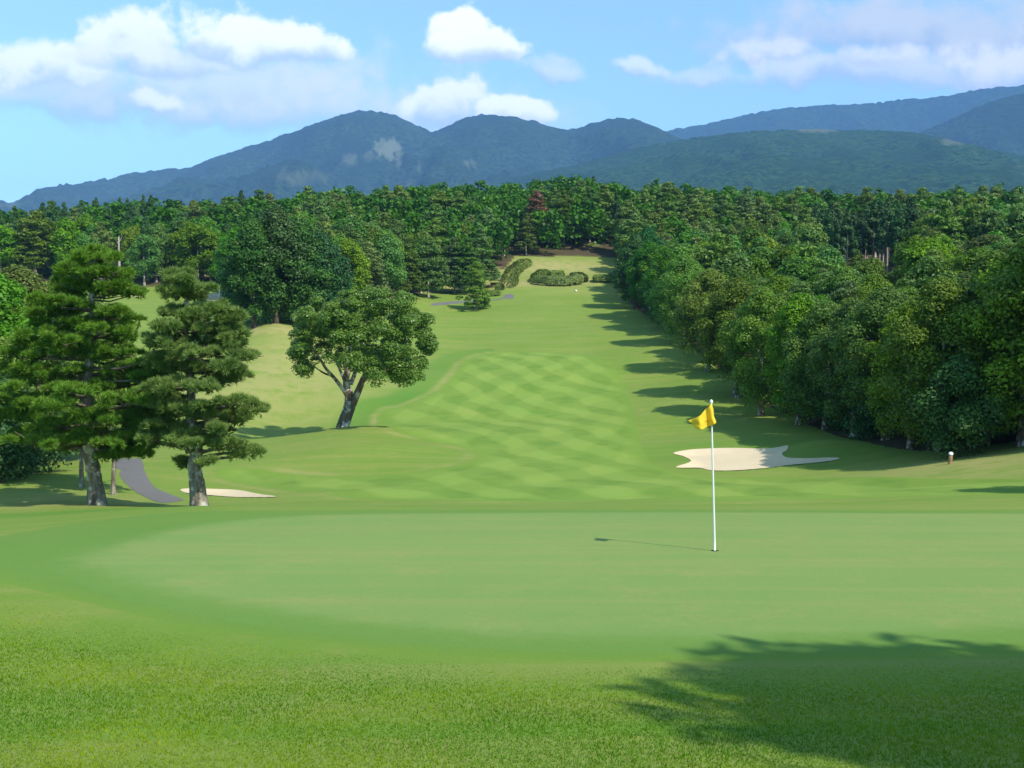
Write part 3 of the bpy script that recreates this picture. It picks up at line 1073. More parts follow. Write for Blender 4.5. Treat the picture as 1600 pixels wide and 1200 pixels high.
# ------------------------------------------------------------ the two tall pines behind the green
def needle_pads(cent, rad3, rng, dens=420, L=0.20):
    vs = []
    tints = []
    for (c, r) in zip(cent, rad3):
        n = int(dens * (r[0] * r[1]) / 0.6) + 8
        d = norm(rng.normal(size=(n, 3)))
        fl = (d[:, 2] < -0.1) & (rng.random(n) > 0.25)
        d[fl, 2] *= -1
        q = rng.uniform(0.55, 1.05, n)[:, None]
        p = c + d * r * q
        # bumpy outline: gather tufts into twigs
        p += (np.stack([vnoise(p[:, 0] * 4, p[:, 1] * 4, 3), vnoise(p[:, 1] * 4, p[:, 2] * 4, 4), vnoise(p[:, 2] * 4, p[:, 0] * 4, 5)], -1) - 0.5) * 0.10
        main = norm(d * np.array([1, 1, 0.7]) + np.array([0, 0, 0.55]) + rng.normal(size=(n, 3)) * 0.25)
        k = 10
        mm = np.repeat(main, k, 0)
        pp = np.repeat(p, k, 0)
        nd = norm(mm + rng.normal(size=(n * k, 3)) * 0.42)
        ll = L * rng.uniform(0.7, 1.25, n * k)[:, None]
        side = norm(np.cross(nd, rng.normal(size=(n * k, 3)))) * 0.017
        vs.append(np.stack([pp - side, pp + side, pp + nd * ll], 1).reshape(-1, 3))
        t0 = rng.random() * 0.3
        tints.append(np.clip(t0 + np.repeat(rng.random(n) * 0.5, k) + rng.random(n * k) * 0.25, 0, 1))
    v = np.concatenate(vs)
    return v, np.arange(len(v)).reshape(-1, 3), np.concatenate(tints)


def hero_pine(label, base_px, d0, trunk_px, r0, pads, seed, crownR):
    rng = np.random.default_rng(seed)
    bx, by = (base_px[0] - 800) / F * d0, d0
    bz = gz(bx, by)
    root = bpy.data.objects.new('black_pine', None)
    COL.objects.link(root)
    root.location = (bx, by, bz)
    tag(root, label, 'tree', 'tall pines beside the cart path')

    def loc(px, py, dy):
        a, b = ray(px, py)
        return np.array([a * (d0 + dy) - bx, dy, b * (d0 + dy) - bz])
    tp = [loc(px, py, 0.0) for px, py in trunk_px]
    tp[0][2] = -0.3
    tp = np.array(tp)
    for _ in range(2):      # soften the bends
        mids = (tp[:-1] + tp[1:]) / 2
        q = [tp[0]]
        for i in range(1, len(tp) - 1):
            q += [mids[i - 1] * 0.5 + tp[i] * 0.5, tp[i] * 0.6 + (mids[i - 1] + mids[i]) * 0.2, mids[i] * 0.5 + tp[i] * 0.5]
        q.append(tp[-1])
        tp = np.array(q)
    Ht = tp[-1][2]
    rad = r0 * (1 - 0.82 * np.clip(tp[:, 2] / Ht, 0, 1)) * (1 + 0.35 * np.exp(-np.maximum(tp[:, 2], 0) / 0.35))
    rad = rad * rng.uniform(0.93, 1.07, len(rad))
    mb = MB()
    mb.tube(tp, rad, 12, False)
    cent = []
    r3 = []
    puffs = []
    br = MB()
    for (px, py, hw) in pads:
        e = abs(px - base_px[0]) / F * d0
        R = crownR * (0.45 + 0.55 * (py - pads[0][1]) / 300.0 if py < pads[0][1] + 300 else 1.0)
        lim = math.sqrt(max(R * R - e * e, 0.2))
        for rep in range(2):
            dy = rng.uniform(-0.95, 0.15) * lim if rep == 0 else rng.uniform(0.1, 0.95) * lim
            c = loc(px + (rng.normal() * 6 if rep else 0), py + (rng.normal() * 6 if rep else 0), dy)
            w = hw / F * d0
            cent.append(c)
            r3.append(np.array([w * 0.95, w * 0.85, w * rng.uniform(0.32, 0.44)]))
            npuff = max(3, int(round(hw / 4.4)))
            for _ in range(npuff):
                an = rng.uniform(0, 6.28)
                q = math.sqrt(rng.random()) * 0.95
                pr = (6.0 + rng.uniform(0, 6.5)) / F * d0
                puffs.append((c + np.array([math.cos(an) * q * w, math.sin(an) * q * w * 0.9, rng.normal() * 0.10 * w - 0.10 * q * w]), np.array([pr, pr, pr * 0.54])))
            z0 = c[2] - 0.35 * math.hypot(c[0], c[1]) * rng.uniform(0.1, 0.6) - 0.1
            z0 = float(np.clip(z0, 0.22 * Ht, Ht * 0.97))
            p0 = np.array([np.interp(z0, tp[:, 2], tp[:, 0]), np.interp(z0, tp[:, 2], tp[:, 1]), z0])
            ce = c - np.array([0, 0, r3[-1][2] * 0.5])
            mid = p0 * 0.5 + ce * 0.5 + rng.normal(size=3) * 0.10
            rr = float(np.interp(z0, tp[:, 2], rad)) * 0.42
            rr = min(rr, 0.075)
            br.tube([p0, p0 * 0.75 + mid * 0.25, mid, mid * 0.4 + ce * 0.6, ce], [rr, rr * 0.9, rr * 0.7, rr * 0.5, rr * 0.25], 6, False)
            # twigs fanning into the pad
            for _ in range(3):
                e2 = c + norm(rng.normal(size=3)) * r3[-1] * 0.75
                br.tube([ce, (ce + e2) / 2 + [0, 0, 0.03], e2], [rr * 0.35, rr * 0.25, 0.008], 4, False)
    v, f, t = needle_pads([a_ for a_, _ in puffs], [b_ for _, b_ in puffs], rng)
    obj('crown', mesh_np('crown', v, f, M_PINE, attrs={'tint': t}), root)
    obj('trunk', mb.mesh('trunk', M_BARK_PINE), root)
    obj('branches', br.mesh('branches', M_BARK_TWIG), root)
    return root


PADS1 = [(146, 391, 22), (151, 400, 34), (126, 418, 38), (168, 424, 38), (111, 446, 34), (149, 455, 40), (180, 448, 22), (199, 460, 17), (96, 472, 40), (88, 488, 36), (65, 515, 40), (122, 503, 38),
         (180, 486, 28), (207, 497, 14), (168, 515, 38), (196, 520, 22), (57, 530, 34), (100, 530, 40), (30, 553, 36), (46, 573, 42), (115, 552, 34), (96, 577, 40), (184, 551, 44), (205, 577, 40),
         (165, 597, 36), (238, 588, 36), (230, 560, 24), (60, 598, 44), (110, 606, 34), (50, 624, 46), (92, 630, 44), (192, 624, 46), (238, 618, 42), (150, 640, 26), (30, 650, 38), (96, 660, 44),
         (165, 655, 42), (45, 682, 40), (134, 680, 44), (228, 640, 42), (238, 664, 42), (192, 684, 46), (215, 703, 34), (170, 704, 36), (88, 690, 34), (264, 668, 20), (235, 690, 28)]
PADS2 = [(291, 437, 26), (275, 449, 24), (308, 449, 26), (291, 458, 34), (272, 487, 30), (345, 482, 32), (298, 494, 30), (364, 498, 22), (276, 510, 38), (326, 513, 38), (352, 532, 38), (262, 534, 42), (314, 550, 40),
         (380, 556, 28), (290, 572, 36), (345, 573, 38), (368, 590, 28), (262, 562, 34), (272, 598, 40), (252, 612, 34), (320, 600, 34), (383, 628, 22), (352, 628, 42), (394, 643, 14), (268, 630, 42),
         (322, 642, 42), (366, 655, 24), (262, 664, 40), (308, 672, 40), (335, 668, 26), (240, 684, 28), (356, 694, 24), (382, 709, 20), (338, 684, 16), (283, 722, 13), (322, 722, 9), (288, 690, 26)]
hero_pine('larger leaning pine with lichen-pale trunk, left of the two tall pines behind the green', (152, 783), 38.0,
          [(152, 783), (148, 745), (141, 712), (138, 672), (137, 630), (138, 590), (141, 545), (143, 505), (144, 470), (143, 430), (147, 398)], 0.30, PADS1, 5, 3.1)
hero_pine('shorter tall pine with dark trunk, right of the cart path behind the green', (312, 788), 36.0,
          [(312, 788), (308, 755), (303, 728), (308, 705), (300, 680), (297, 640), (300, 600), (292, 560), (290, 520), (292, 480), (291, 450)], 0.29, PADS2, 9, 2.5)


# ------------------------------------------------------------ the round tree on the mound
def mound_tree():
    rng = np.random.default_rng(77)
    d0 = 78.0
    bx = (535 - 800) / F * d0
    bz = gz(bx, d0)
    root = bpy.data.objects.new('plane_tree', None)
    COL.objects.link(root)
    root.location = (bx, d0, bz)
    tag(root, 'broad round-crowned tree with white-patched forked trunk standing alone on the mound', 'tree')

    def loc(px, py, dy):
        a, b = ray(px, py)
        return np.array([a * (d0 + dy) - bx, dy, b * (d0 + dy) - bz])
    # crown clumps within the photographed outline
    outl = np.array([(447, 520), (455, 495), (478, 478), (500, 465), (525, 455), (560, 450), (600, 452), (640, 462), (662, 482), (683, 510), (685, 545), (680, 575), (683, 592), (655, 600), (625, 603), (600, 606), (575, 590), (540, 575),
                     (505, 570), (490, 585), (472, 592), (462, 570), (450, 545)], float)
    cent = []
    rad = []
    tries = 0
    while len(cent) < 250 and tries < 9000:
        tries += 1
        px, py = rng.uniform(447, 685), rng.uniform(450, 606)
        r = rng.uniform(6, 16)
        s = float(sdf_poly(outl, np.array([px]), np.array([py]))[0])
        if s < r * rng.uniform(0.2, 0.7):
            continue
        R = 5.9
        e = (px - 566) / F * d0
        ez = max(0.0, (540 - py) / F * d0) * 1.15
        lim = math.sqrt(max(R * R - e * e - ez * ez, 0.3))
        dy = lim * rng.choice([-1, 1]) * math.sqrt(rng.uniform(0.1, 1.0))
        cent.append(loc(px, py, dy))
        rad.append(r / F * d0 * 1.1)
    cent = np.array(cent)
    rad = np.array(rad)
    v, f, t = leaves_on_blobs(cent, rad, 450, 0.155, rng, flat=0.8, rnd=0.9)
    obj('crown', mesh_np('crown', v, f, M_LEAF_HERO, attrs={'tint': t}), root)
    mb = MB()

    def limb(pts, r, dys):
        p = np.array([loc(a, b, c) for (a, b), c in zip(pts, dys)])
        for _ in range(2):
            q = [p[0]]
            for i in range(len(p) - 1):
                q += [p[i] * .75 + p[i + 1] * .25, p[i] * .25 + p[i + 1] * .75]
            q.append(p[-1])
            p = np.array(q)
        rr = np.linspace(r[0], r[1], len(p))
        mb.tube(p, rr, 10, False)
    limb([(534, 670), (538, 655), (545, 635), (546, 615), (540, 598), (543, 575), (548, 545), (545, 515)], (0.50, 0.10), [0, 0, 0, 0, 0, 0.2, 0.3, 0.4])
    limb([(536, 670), (543, 650), (552, 628), (562, 606), (570, 585), (585, 562), (610, 540)], (0.46, 0.08), [-.1, -.1, -.1, -.2, -.4, -.8, -1.4])
    limb([(545, 622), (536, 608), (522, 590), (508, 575), (500, 560), (485, 540)], (0.20, 0.05), [0, -.2, -.5, -.8, -1, -1.2])
    limb([(541, 600), (534, 585), (526, 565), (515, 545)], (0.16, 0.04), [0, .3, .6, 1])
    limb([(548, 600), (556, 580), (560, 555), (575, 520)], (0.20, 0.05), [0, .5, 1, 1.6])
    limb([(566, 596), (580, 585), (605, 575), (640, 560)], (0.15, 0.04), [-.3, -1, -2, -2.6])
    limb([(520, 588), (505, 583), (490, 572), (475, 560)], (0.10, 0.03), [-.4, -.8, -1.2, -1.5])
    obj('trunk', mb.mesh('trunk', M_BARK_BROAD), root)


mound_tree()

# ------------------------------------------------------------ trees along the right wood edge, placed one by one
G_R = 'broadleaf trees in the wood right of the fairway'
EDGE = [('broad_near', 1425, 60.5, 9.0, 2, 'dark leafy tree with foliage to the ground, left of the tree behind the marker post'),
        ('broad_near', 1290, 74, 9.5, 0, 'dark tree just right of the pale leafy tree at the wood edge'),
        ('bush_broad', 1500, 54, 5.5, 0, 'low bushy tree with leaves coloured dark for shade right behind the wooden marker post'),
        ('bush_broad', 1360, 66, 5.0, 0, 'low bushy tree with leaves coloured dark for shade at the wood edge above the bunker tail'),
        ('broad_near', 1250, 77, 10.2, 2, 'pale leafy tree with a bare lower trunk at the wood edge behind the bunker'),
        ('broad_near', 1190, 84, 10.8, 0, 'bushy tree just left of the pale leafy tree at the wood edge'),
        ('broad_near', 1150, 96, 11.5, 1, 'rounded tree at the wood edge halfway down the fairway'),
        ('broad_near', 1108, 112, 11.5, 3, 'rounded tree of the wood edge above the middle of the mown chequer'),
        ('broad_near', 1066, 133, 12, 0, 'edge tree of the right wood level with the top of the mown chequer'), ('broad_near', 1040, 148, 12, 2, 'edge tree of the right wood fourth from its far tip'), ('broad_near', 1015, 166, 12.5, 1, 'edge tree of the right wood third from its far tip'),
        ('broad_dark', 992, 182, 13.5, 0, 'tall dark tree with bare trunk at the far tip of the right wood'),
        ('broad_dark', 1012, 190, 14.5, 1, 'dark tree second from the far tip of the right wood'),
        ('broad_near', 1335, 69, 9.5, 3, 'shaded leafy tree at the wood edge above the bunker tail'), ('broad_near', 1385, 65, 10, 1, 'shaded leafy tree right of the low bushy tree above the bunker tail'), ('broad_near', 1470, 57.5, 10, 0, 'low-hanging dark tree closest behind the wooden marker post'),
        ('pine_near', 1545, 57, 10.5, 0, 'spreading red pine with bare orange limbs at the right wood edge'),
        ('broad_near', 1600, 54, 11, 2, 'large shaded tree at the right edge of the picture'), ('pine_near', 1450, 74, 11.0, 1, 'red pine rising above the dark tree behind the marker post'), ('broad_near', 1670, 52, 12, 0, 'large leafy tree just past the right edge of the picture')]
placed = []
for key, px, d, H, var, lb in EDGE:
    g = None if lb else G_R
    place_px(key, px, d, H, lb, g, var=var)
    placed.append(((px - 800) / F * d, d))

# evergreen clump left of centre
for i, (px, d, H) in enumerate([(398, 122, 13.2), (432, 124, 14.4), (470, 126, 13.6), (506, 128, 12.6), (415, 131, 13.8), (455, 133, 13.4), (495, 135, 13.0), (378, 128, 10.0)]):
    place_px('broad_dark', px, d, H, ['dark evergreen second from the left in the front of the clump above the bare bank', 'tallest front evergreen in the clump above the bare bank', 'dark evergreen third in the front of the clump above the bare bank', 'dark evergreen at the right end of the clump near the mound tree crown', 'dark evergreen at the back left of the clump above the bare bank', 'dark evergreen at the back middle of the clump above the bare bank', 'dark evergreen at the back right of the clump', 'lowest dark evergreen at the left end of the clump'][i], 'evergreens in the dark clump left of the mound tree', sx=1.0)
    placed.append(((px - 800) / F * d, d))
# bushy woods at the left frame edge
for i, (px, d, H, key) in enumerate([(-20, 56, 11.5, 'broad_near'), (30, 62, 12.5, 'broad_near'), (85, 66, 10.2, 'broad_near'), (-60, 50, 9.5, 'broad_near'), (50, 54, 6.5, 'bush_broad'), (-5, 49, 6.0, 'bush_broad'),
                                     (-110, 64, 13, 'broad_near'), (-160, 54, 12, 'broad_near')]):
    place_px(key, px, d, H, ['tall leafy tree cut by the left edge behind the larger pine', 'tallest leafy tree between the left edge and the larger pine', 'leafy tree nearest behind the left side of the larger pine', 'lower leafy tree at the very left edge of the grass slope', 'shaded bushy tree under the left branches of the larger pine', 'shaded bushy tree at the foot of the left edge', 'leafy tree just past the left edge, the farther one', 'leafy tree just past the left edge, the nearer one'][i], 'leafy trees at the left edge', var=i)
    placed.append(((px - 800) / F * d, d))
# further pale trunks behind the larger pine
for px, d, H, lb in [(173, 45, 8.5, 'slim pine whose pale trunk shows just right of the larger pine trunk'), (124, 47, 9.5, 'thin pine half hidden left behind the larger pine trunk')]:
    x, y = (px - 800) / F * d, d
    o = place('pine_slim', x, y, H, lb, sx=0.62)
# small trees below the tee
for px, d, H, key, lb in [(745, 182, 8.3, 'pine_small', 'small lone pine on the open grass below the tee'),
                          (671, 196, 11, 'pine_far', 'leaning pine with pale trunk left of the far cart path'),
                          (710, 207, 10.5, 'pine_far', 'round pine with white trunk foot, left of the pair above the far path'),
                          (731, 206, 10.5, 'pine_far', 'round pine with white trunk foot, right of the pair above the far path'),
                          (752, 212, 11.5, 'pine_far', 'pine growing beside the small shelter below the tee hedges'),
                          (606, 178, 11.5, 'broad_far', 'bright green pointed tree behind the crown of the mound tree'),
                          (575, 168, 10, 'pine_far', 'pine rising behind the left of the mound tree crown'),
                          (640, 188, 9, 'pine_far', 'pine rising behind the right of the mound tree crown'),
                          (838, 251, 14.0, 'rust', 'withered rust-brown pine in the hill forest behind the tee')]:
    place_px(key, px, d, H, lb)
    placed.append(((px - 800) / F * d, d))

# ------------------------------------------------------------ the woods
cells = []
cs = 5.3
for gy_ in np.arange(58, 336, cs):
    wx_ = gy_ * 0.62 + 8
    for gx_ in np.arange(-wx_, wx_, cs):
        x = gx_ + random.uniform(-.38, .38) * cs
        y = gy_ + random.uniform(-.38, .38) * cs
        cells.append((x, y))
cells = np.array(cells)
ok = forest_mask(cells[:, 0], cells[:, 1])
cells = cells[ok]
pxc = 800 + F * cells[:, 0] / cells[:, 1]
lim_far = np.where(pxc < 400, 300, 330)
cells = cells[cells[:, 1] < lim_far]
pl = np.array(placed)
keep = []
for x, y in cells:
    if np.min(np.hypot(pl[:, 0] - x, pl[:, 1] - y)) < 3.6:
        continue
    px = 800 + F * x / y
    if 1355 < px < 1425 and 148 < y < 186:     # the little clearing
        continue
    if px < -130 or px > 1760:
        continue
    keep.append((y, x, px))
keep.sort()
stuffV, stuffF, stuffT, stuffM = [], [], [], []
LOW = {}
for key, lm in (('broad_far', 0), ('pine_far', 1), ('cedar', 2)):
    LOW[key] = []
    for cm, tm, h_ in ARCH[key]:
        n = len(cm.polygons)
        co = np.empty(len(cm.vertices) * 3, np.float32)
        cm.vertices.foreach_get('co', co)
        co = co.reshape(n, 4, 3)
        tt = np.empty(n, np.float32)
        cm.attributes['tint'].data.foreach_get('value', tt)
        sel = np.random.default_rng(5).permutation(n)[:380]
        cc = co[sel]
        mid = cc.mean(1, keepdims=True)
        LOW[key].append((mid + (cc - mid) * 2.8, tt[sel], h_, lm))
ind = {'broadleaf_tree': 0, 'pine_tree': 0, 'cedar_tree': 0}
for (y, x, px) in keep:
    nz = float(fbm(np.array([x / 26]), np.array([y / 26]), 2, 40)[0])
    r = random.random()
    # mixture of kinds by place
    if 1270 < px < 1425 and 184 < y < 232:
        key = 'cedar'
    elif px < 400:
        key = 'cedar' if nz + r * 0.4 > 0.86 else ('broad_far' if r < 0.75 else 'pine_far')
    elif px < 1000:
        key = 'pine_far' if (r < 0.34 and y < 275) else ('broad_far' if r < 0.97 else 'cedar')
    else:
        key = 'broad_far' if r < 0.62 + (nz - .5) else 'pine_far'
    H = random.uniform(9.2, 13.2)
    if key == 'cedar':
        H *= 1.08
    if px > 1000 and y < 120:
        H = random.uniform(9.0, 11.8)
        if key == 'broad_far':
            key = 'broad_near'
        elif key == 'pine_far':
            key = 'pine_near'
    if 1270 < px < 1425 and 140 < y <= 184:
        H *= 0.5
    if 1290 < px < 1425 and 110 < y <= 140:
        H *= 0.72
    NM = NAMES[key]
    if COUNT.get(NM, 0) < 295:
        if px < 400:
            lb, g = 'forest tree on the far left hillside beyond the open grass lane', NM.replace('_', ' ') + 's on the far left hillside'
        elif px < 1000:
            lb, g = 'forest tree on the hillside behind the tee', NM.replace('_', ' ') + 's on the hillside behind the tee'
        elif y < 175:
            lb, g = 'tree standing deep in the wood right of the fairway', NM.replace('_', ' ') + 's in the wood right of the fairway'
        else:
            lb, g = 'tree on the far right hillside beyond the near wood', NM.replace('_', ' ') + 's on the far right hillside'
        sp = {'broadleaf_tree': 'leafy ', 'pine_tree': 'pine ', 'cedar_tree': 'tall dark cedar '}[NM]
        if key == 'cedar' and 1270 < px < 1425 and y < 232:
            lb, g = 'tree with bare pale trunk in the grove beyond the right wood', 'cedars of the pale-trunked grove'
        place(key, x, y, H, sp + lb, g, sx=random.uniform(0.9, 1.15))
    else:
        k2 = {'broad_near': 'broad_far', 'pine_near': 'pine_far'}.get(key, key)
        co, tt, h_, lm = random.choice(LOW[k2])
        s = H / h_
        a = random.random() * 6.28
        rot = np.array([[math.cos(a), -math.sin(a), 0], [math.sin(a), math.cos(a), 0], [0, 0, 1]])
        stuffV.append((co.reshape(-1, 3) * s) @ rot.T + np.array([x, y, gz(x, y)]))
        stuffT.append(np.clip(tt * 0.6 + random.random() * 0.5 - 0.1, 0, 1))
        stuffM.append(np.full(len(tt), lm))
print('trees', COUNT, 'stuff trees', len(stuffV))
if stuffV:
    v = np.concatenate(stuffV)
    me = mesh_np('distant_forest', v, np.arange(len(v)).reshape(-1, 4), [M_LEAF, M_PINE_FAR, M_CEDAR], attrs={'tint': np.concatenate(stuffT)}, midx=np.concatenate(stuffM))
    tag(obj('distant_forest', me), 'distant mixed forest covering the crest of the wooded hill', 'forest', kind='stuff')

# trees outside the frame whose shade reaches into it
place('pine_near', 11.3, -1.0, 11.6, 'pine standing just outside the right edge whose shade falls on the foreground grass', var=0, rz=0.4, sx=1.25)
for (ox, oy, oh) in ((32.0, 50.5, 16.0), (36.5, 47.0, 17.0), (38.0, 55.0, 16.0)):
    place('broad_near', ox, oy, oh, 'tall leafy tree outside the right edge shading the wood behind the marker post', 'tall trees outside the right edge')
place('pine_near', 23.8, 29.5, 9.0, 'pine outside the right edge whose shade touches the ground behind the green', var=1, rz=2.0)

# ------------------------------------------------------------ undergrowth at the foot of the right wood
bp = []
for i in range(80):
    d = 53 + 137 * (i / 80) ** 1.3 + random.uniform(-1, 1)
    px = np.interp(d, PX_EDGE_D, PX_EDGE_P) + random.uniform(10, 60)
    place_px('bush_broad', px, d + random.uniform(1, 4), random.uniform(1.8, 3.8), 'low shrubby bush under the trees at the right wood edge', 'undergrowth along the right wood edge', sx=1.1)


# ------------------------------------------------------------ clipped hedges by the tee
def hedge(name, label, pts_px, width, height, seed, dmin=200):
    rng = np.random.default_rng(seed)
    P2 = np.array([ground_point(a, b, dmin=dmin) for a, b in pts_px])
    n = max(8, len(P2) * 8)
    tt = np.linspace(0, len(P2) - 1, n)
    c = np.stack([np.interp(tt, np.arange(len(P2)), P2[:, k]) for k in (0, 1)], -1)
    ker = np.array([.25, .5, .25])
    for _ in range(6):
        c[1:-1] = c[:-2] * .25 + c[1:-1] * .5 + c[2:] * .25
    z = hh(c[:, 0], c[:, 1])
    o0 = np.array([c[0, 0], c[0, 1], z[0]])
    path = np.c_[c, z] - o0
    tan = norm(np.gradient(path, axis=0) * np.array([1, 1, 0]))
    side = np.stack([-tan[:, 1], tan[:, 0], 0 * tan[:, 0]], -1)
    # leaf-covered rounded body
    N = int(900 * n / 8)
    i = rng.integers(0, n, N)
    a = rng.uniform(0, math.pi, N)
    ex = np.sign(np.cos(a)) * np.abs(np.cos(a)) ** 0.6 * width / 2
    ez = np.sin(a) ** 0.5 * height
    w = 1 + (fbm(i / 3.0, a * 1.5, 2, seed) - .5) * 0.25
    endf = np.minimum(1, np.sqrt(np.clip(np.minimum(i, n - 1 - i) / 2.5 + 0.15, 0, 1)))
    p = path[i] + side[i] * (ex * w * endf)[:, None] + tan[i] * rng.uniform(-.5, .5, N)[:, None] * (np.linalg.norm(path[-1]) / n + 0.3)
    p[:, 2] += ez * w * (0.6 + 0.4 * endf)
    nn = norm(side[i] * np.cos(a)[:, None] + np.array([0, 0, 1]) * np.sin(a)[:, None] + rng.normal(size=(N, 3)) * 0.35)
    v, f = rhombs(p, nn, 0.36 * rng.uniform(.7, 1.3, N), 0.8, rng)
    me = mesh_np(name, v, f, M_HEDGE, attrs={'tint': rng.random(N)})
    o = obj(name, me, loc=tuple(o0))
    return tag(o, label, 'hedge')


hedge('clipped_hedge', 'long curved clipped hedge climbing the slope left of the tee', [(797, 450), (797, 438), (802, 428), (812, 420), (822, 414)], 3.4, 1.6, 1)
hedge('clipped_hedge', 'wide clipped hedge forming a low wall behind the centre of the tee', [(838, 443), (862, 446), (885, 446), (907, 443)], 3.2, 1.9, 2)
hedge('clipped_hedge', 'dark raised clump of hedge on top behind the wide central hedge', [(858, 436), (868, 435), (880, 435)], 2.6, 1.7, 3)
hedge('clipped_hedge', 'left arm of the wide hedge running back up the slope', [(840, 442), (842, 436), (850, 431)], 3.4, 1.5, 4)
hedge('clipped_hedge', 'right arm of the wide hedge running back up the slope', [(907, 442), (907, 437), (899, 432)], 3.2, 1.1, 5)
hedge('clipped_hedge', 'low clipped hedge right of the tee near the dark trees', [(928, 440), (945, 440), (965, 441)], 3.0, 1.5, 6)
hedge('clipped_hedge', 'small round bush beside the shelter below the curved hedge', [(778, 454), (781, 454), (784, 454)], 2.4, 1.3, 7)
hedge('clipped_hedge', 'low flat shrub row beside the far path end', [(762, 461), (770, 462), (780, 461)], 2.0, 0.9, 8)

# ------------------------------------------------------------ flagstick
def simple(name, col, rough=0.5, spec=0.4, transl=0.0, nz=0.0):
    m, T = mat(name)
    if nz:
        c = T.mix(T.noise(T.n('ShaderNodeTexCoord').outputs['Object'], 9.0, 4), tuple(x * (1 - nz) for x in col), col)
    else:
        c = col
    finish(T, c, rough, spec, transl=transl)
    return m


M_WHITE = simple('white_paint', (0.82, 0.82, 0.80), 0.35, 0.5, nz=0.05)
M_YELLOW = simple('yellow_cloth', (0.95, 0.66, 0.05), 0.7, 0.2, 0.22, nz=0.08)
M_MARK = simple('faded_print', (0.62, 0.33, 0.02), 0.8, 0.1)
M_CUP_SHADE = simple('cup_shade', (0.015, 0.02, 0.012), 0.9, 0.1)
M_WOOD = simple('weathered_wood', (0.36, 0.22, 0.10), 0.8, 0.2, nz=0.4)
M_ROOF = simple('brown_roof', (0.13, 0.10, 0.09), 0.8, 0.2, nz=0.3)

fp = ground_point(1117, 862.5)
fd = fp[1]
fz = gz(fp[0], fp[1]) + 0.018
flag = bpy.data.objects.new('flagstick', None)
COL.objects.link(flag)
flag.location = (fp[0], fd, fz)
tag(flag, 'white flagstick with a drooping yellow flag standing in the hole of the green', 'flagstick')


def floc(px, py, dy=0.0):
    a, b = ray(px, py)
    return np.array([a * (fd + dy) - fp[0], dy, b * (fd + dy) - fz])


mb = MB()
top = floc(1111.3, 629)
ts = np.linspace(0, 1, 10)[:, None]
pole_pts = np.array([0, 0, -0.05]) * (1 - ts) + top * ts
mb.tube(pole_pts, np.linspace(0.0165, 0.0125, 10), 8)
obj('pole', mb.mesh('pole', M_WHITE), flag)
mb = MB()
tt_ = np.array([0, .4, .7, 1.0])
mb.tube([top + [0, 0, -0.01], top + [0, 0, 0.005], top + [0, 0, 0.03], top + [0, 0, 0.045]], [0.018, 0.026, 0.022, 0.006], 8)
obj('finial', mb.mesh('finial', M_WHITE), flag)
# cloth: hoist edge on the pole, fly corner hanging away to the left
NU, NV = 26, 18
vs = []
hoist = [floc(1111.5, 630), floc(1114.5, 640), floc(1115.2, 650), floc(1119.0, 659.5)]
hx = lambda s: np.array([np.interp(s, [0, .33, .66, 1], [h[k] for h in hoist]) for k in range(3)])
for j in range(NV):
    s = j / (NV - 1)
    A = hx(s)
    B = floc(1074.8 + 11.5 * s, 656.6 + 12.4 * s ** 1.1)
    for i in range(NU):
        u = i / (NU - 1)
        p = A * (1 - u) + B * u
        p[2] -= 0.030 * math.sin(math.pi * u) * (1 - s) + 0.035 * math.sin(math.pi * u) * s
        p[1] += -0.035 * math.sin(math.pi * min(1, u * 4)) - 0.02 + 0.055 * math.sin(u * 8.2 - s * 1.6) * min(1, u * 2.5) - 0.10 * u
        p[0] += 0.01 * math.sin(s * 9 + u * 4) * u
        vs.append(p)
ii = np.arange(NU * NV).reshape(NV, NU)
q = np.stack([ii[:-1, :-1].ravel(), ii[:-1, 1:].ravel(), ii[1:, 1:].ravel(), ii[1:, :-1].ravel()], -1)
V0 = np.array(vs)
fcl = mesh_np('flag', V0, q, M_YELLOW, smooth=True)
fo = obj('flag', fcl, flag)
so = fo.modifiers.new('thickness', 'SOLIDIFY')
so.thickness = 0.002


def cloth_pt(u, s, off=-0.006):
    i = u * (NU - 1)
    j = s * (NV - 1)
    p = V0[int(round(j)) * NU + int(round(i))].copy()
    p[1] += off
    return p


mk = MB()
mk.tube([cloth_pt(.30, .62), cloth_pt(.38, .60), cloth_pt(.46, .66)], [0.004, 0.007, 0.003], 5, False)
mk.tube([cloth_pt(.24, .72), cloth_pt(.30, .62)], [0.003, 0.005], 5, False)
obj('emblem', mk.mesh('emblem', M_MARK), fo)

# flat dark disc; its colour stands in for the shade inside the hole
n = 24
a = np.arange(n) / n * 2 * math.pi
cv = np.c_[0.056 * np.cos(a), 0.056 * np.sin(a), 0 * a]
slope = [gz(fp[0] + q[0], fp[1] + q[1]) + 0.024 - fz for q in cv]
cv[:, 2] = slope
cv = np.r_[cv, [[0, 0, float(np.mean(slope)) - 0.0]]]
me = mesh_np('hole', cv, np.stack([np.arange(n), (np.arange(n) + 1) % n, np.full(n, n)], -1), M_CUP_SHADE)
ho = obj('golf_hole', me, loc=(fp[0], fd, fz))
tag(ho, 'flat dark disc for the shaded golf hole at the foot of the flagstick', 'golf hole')


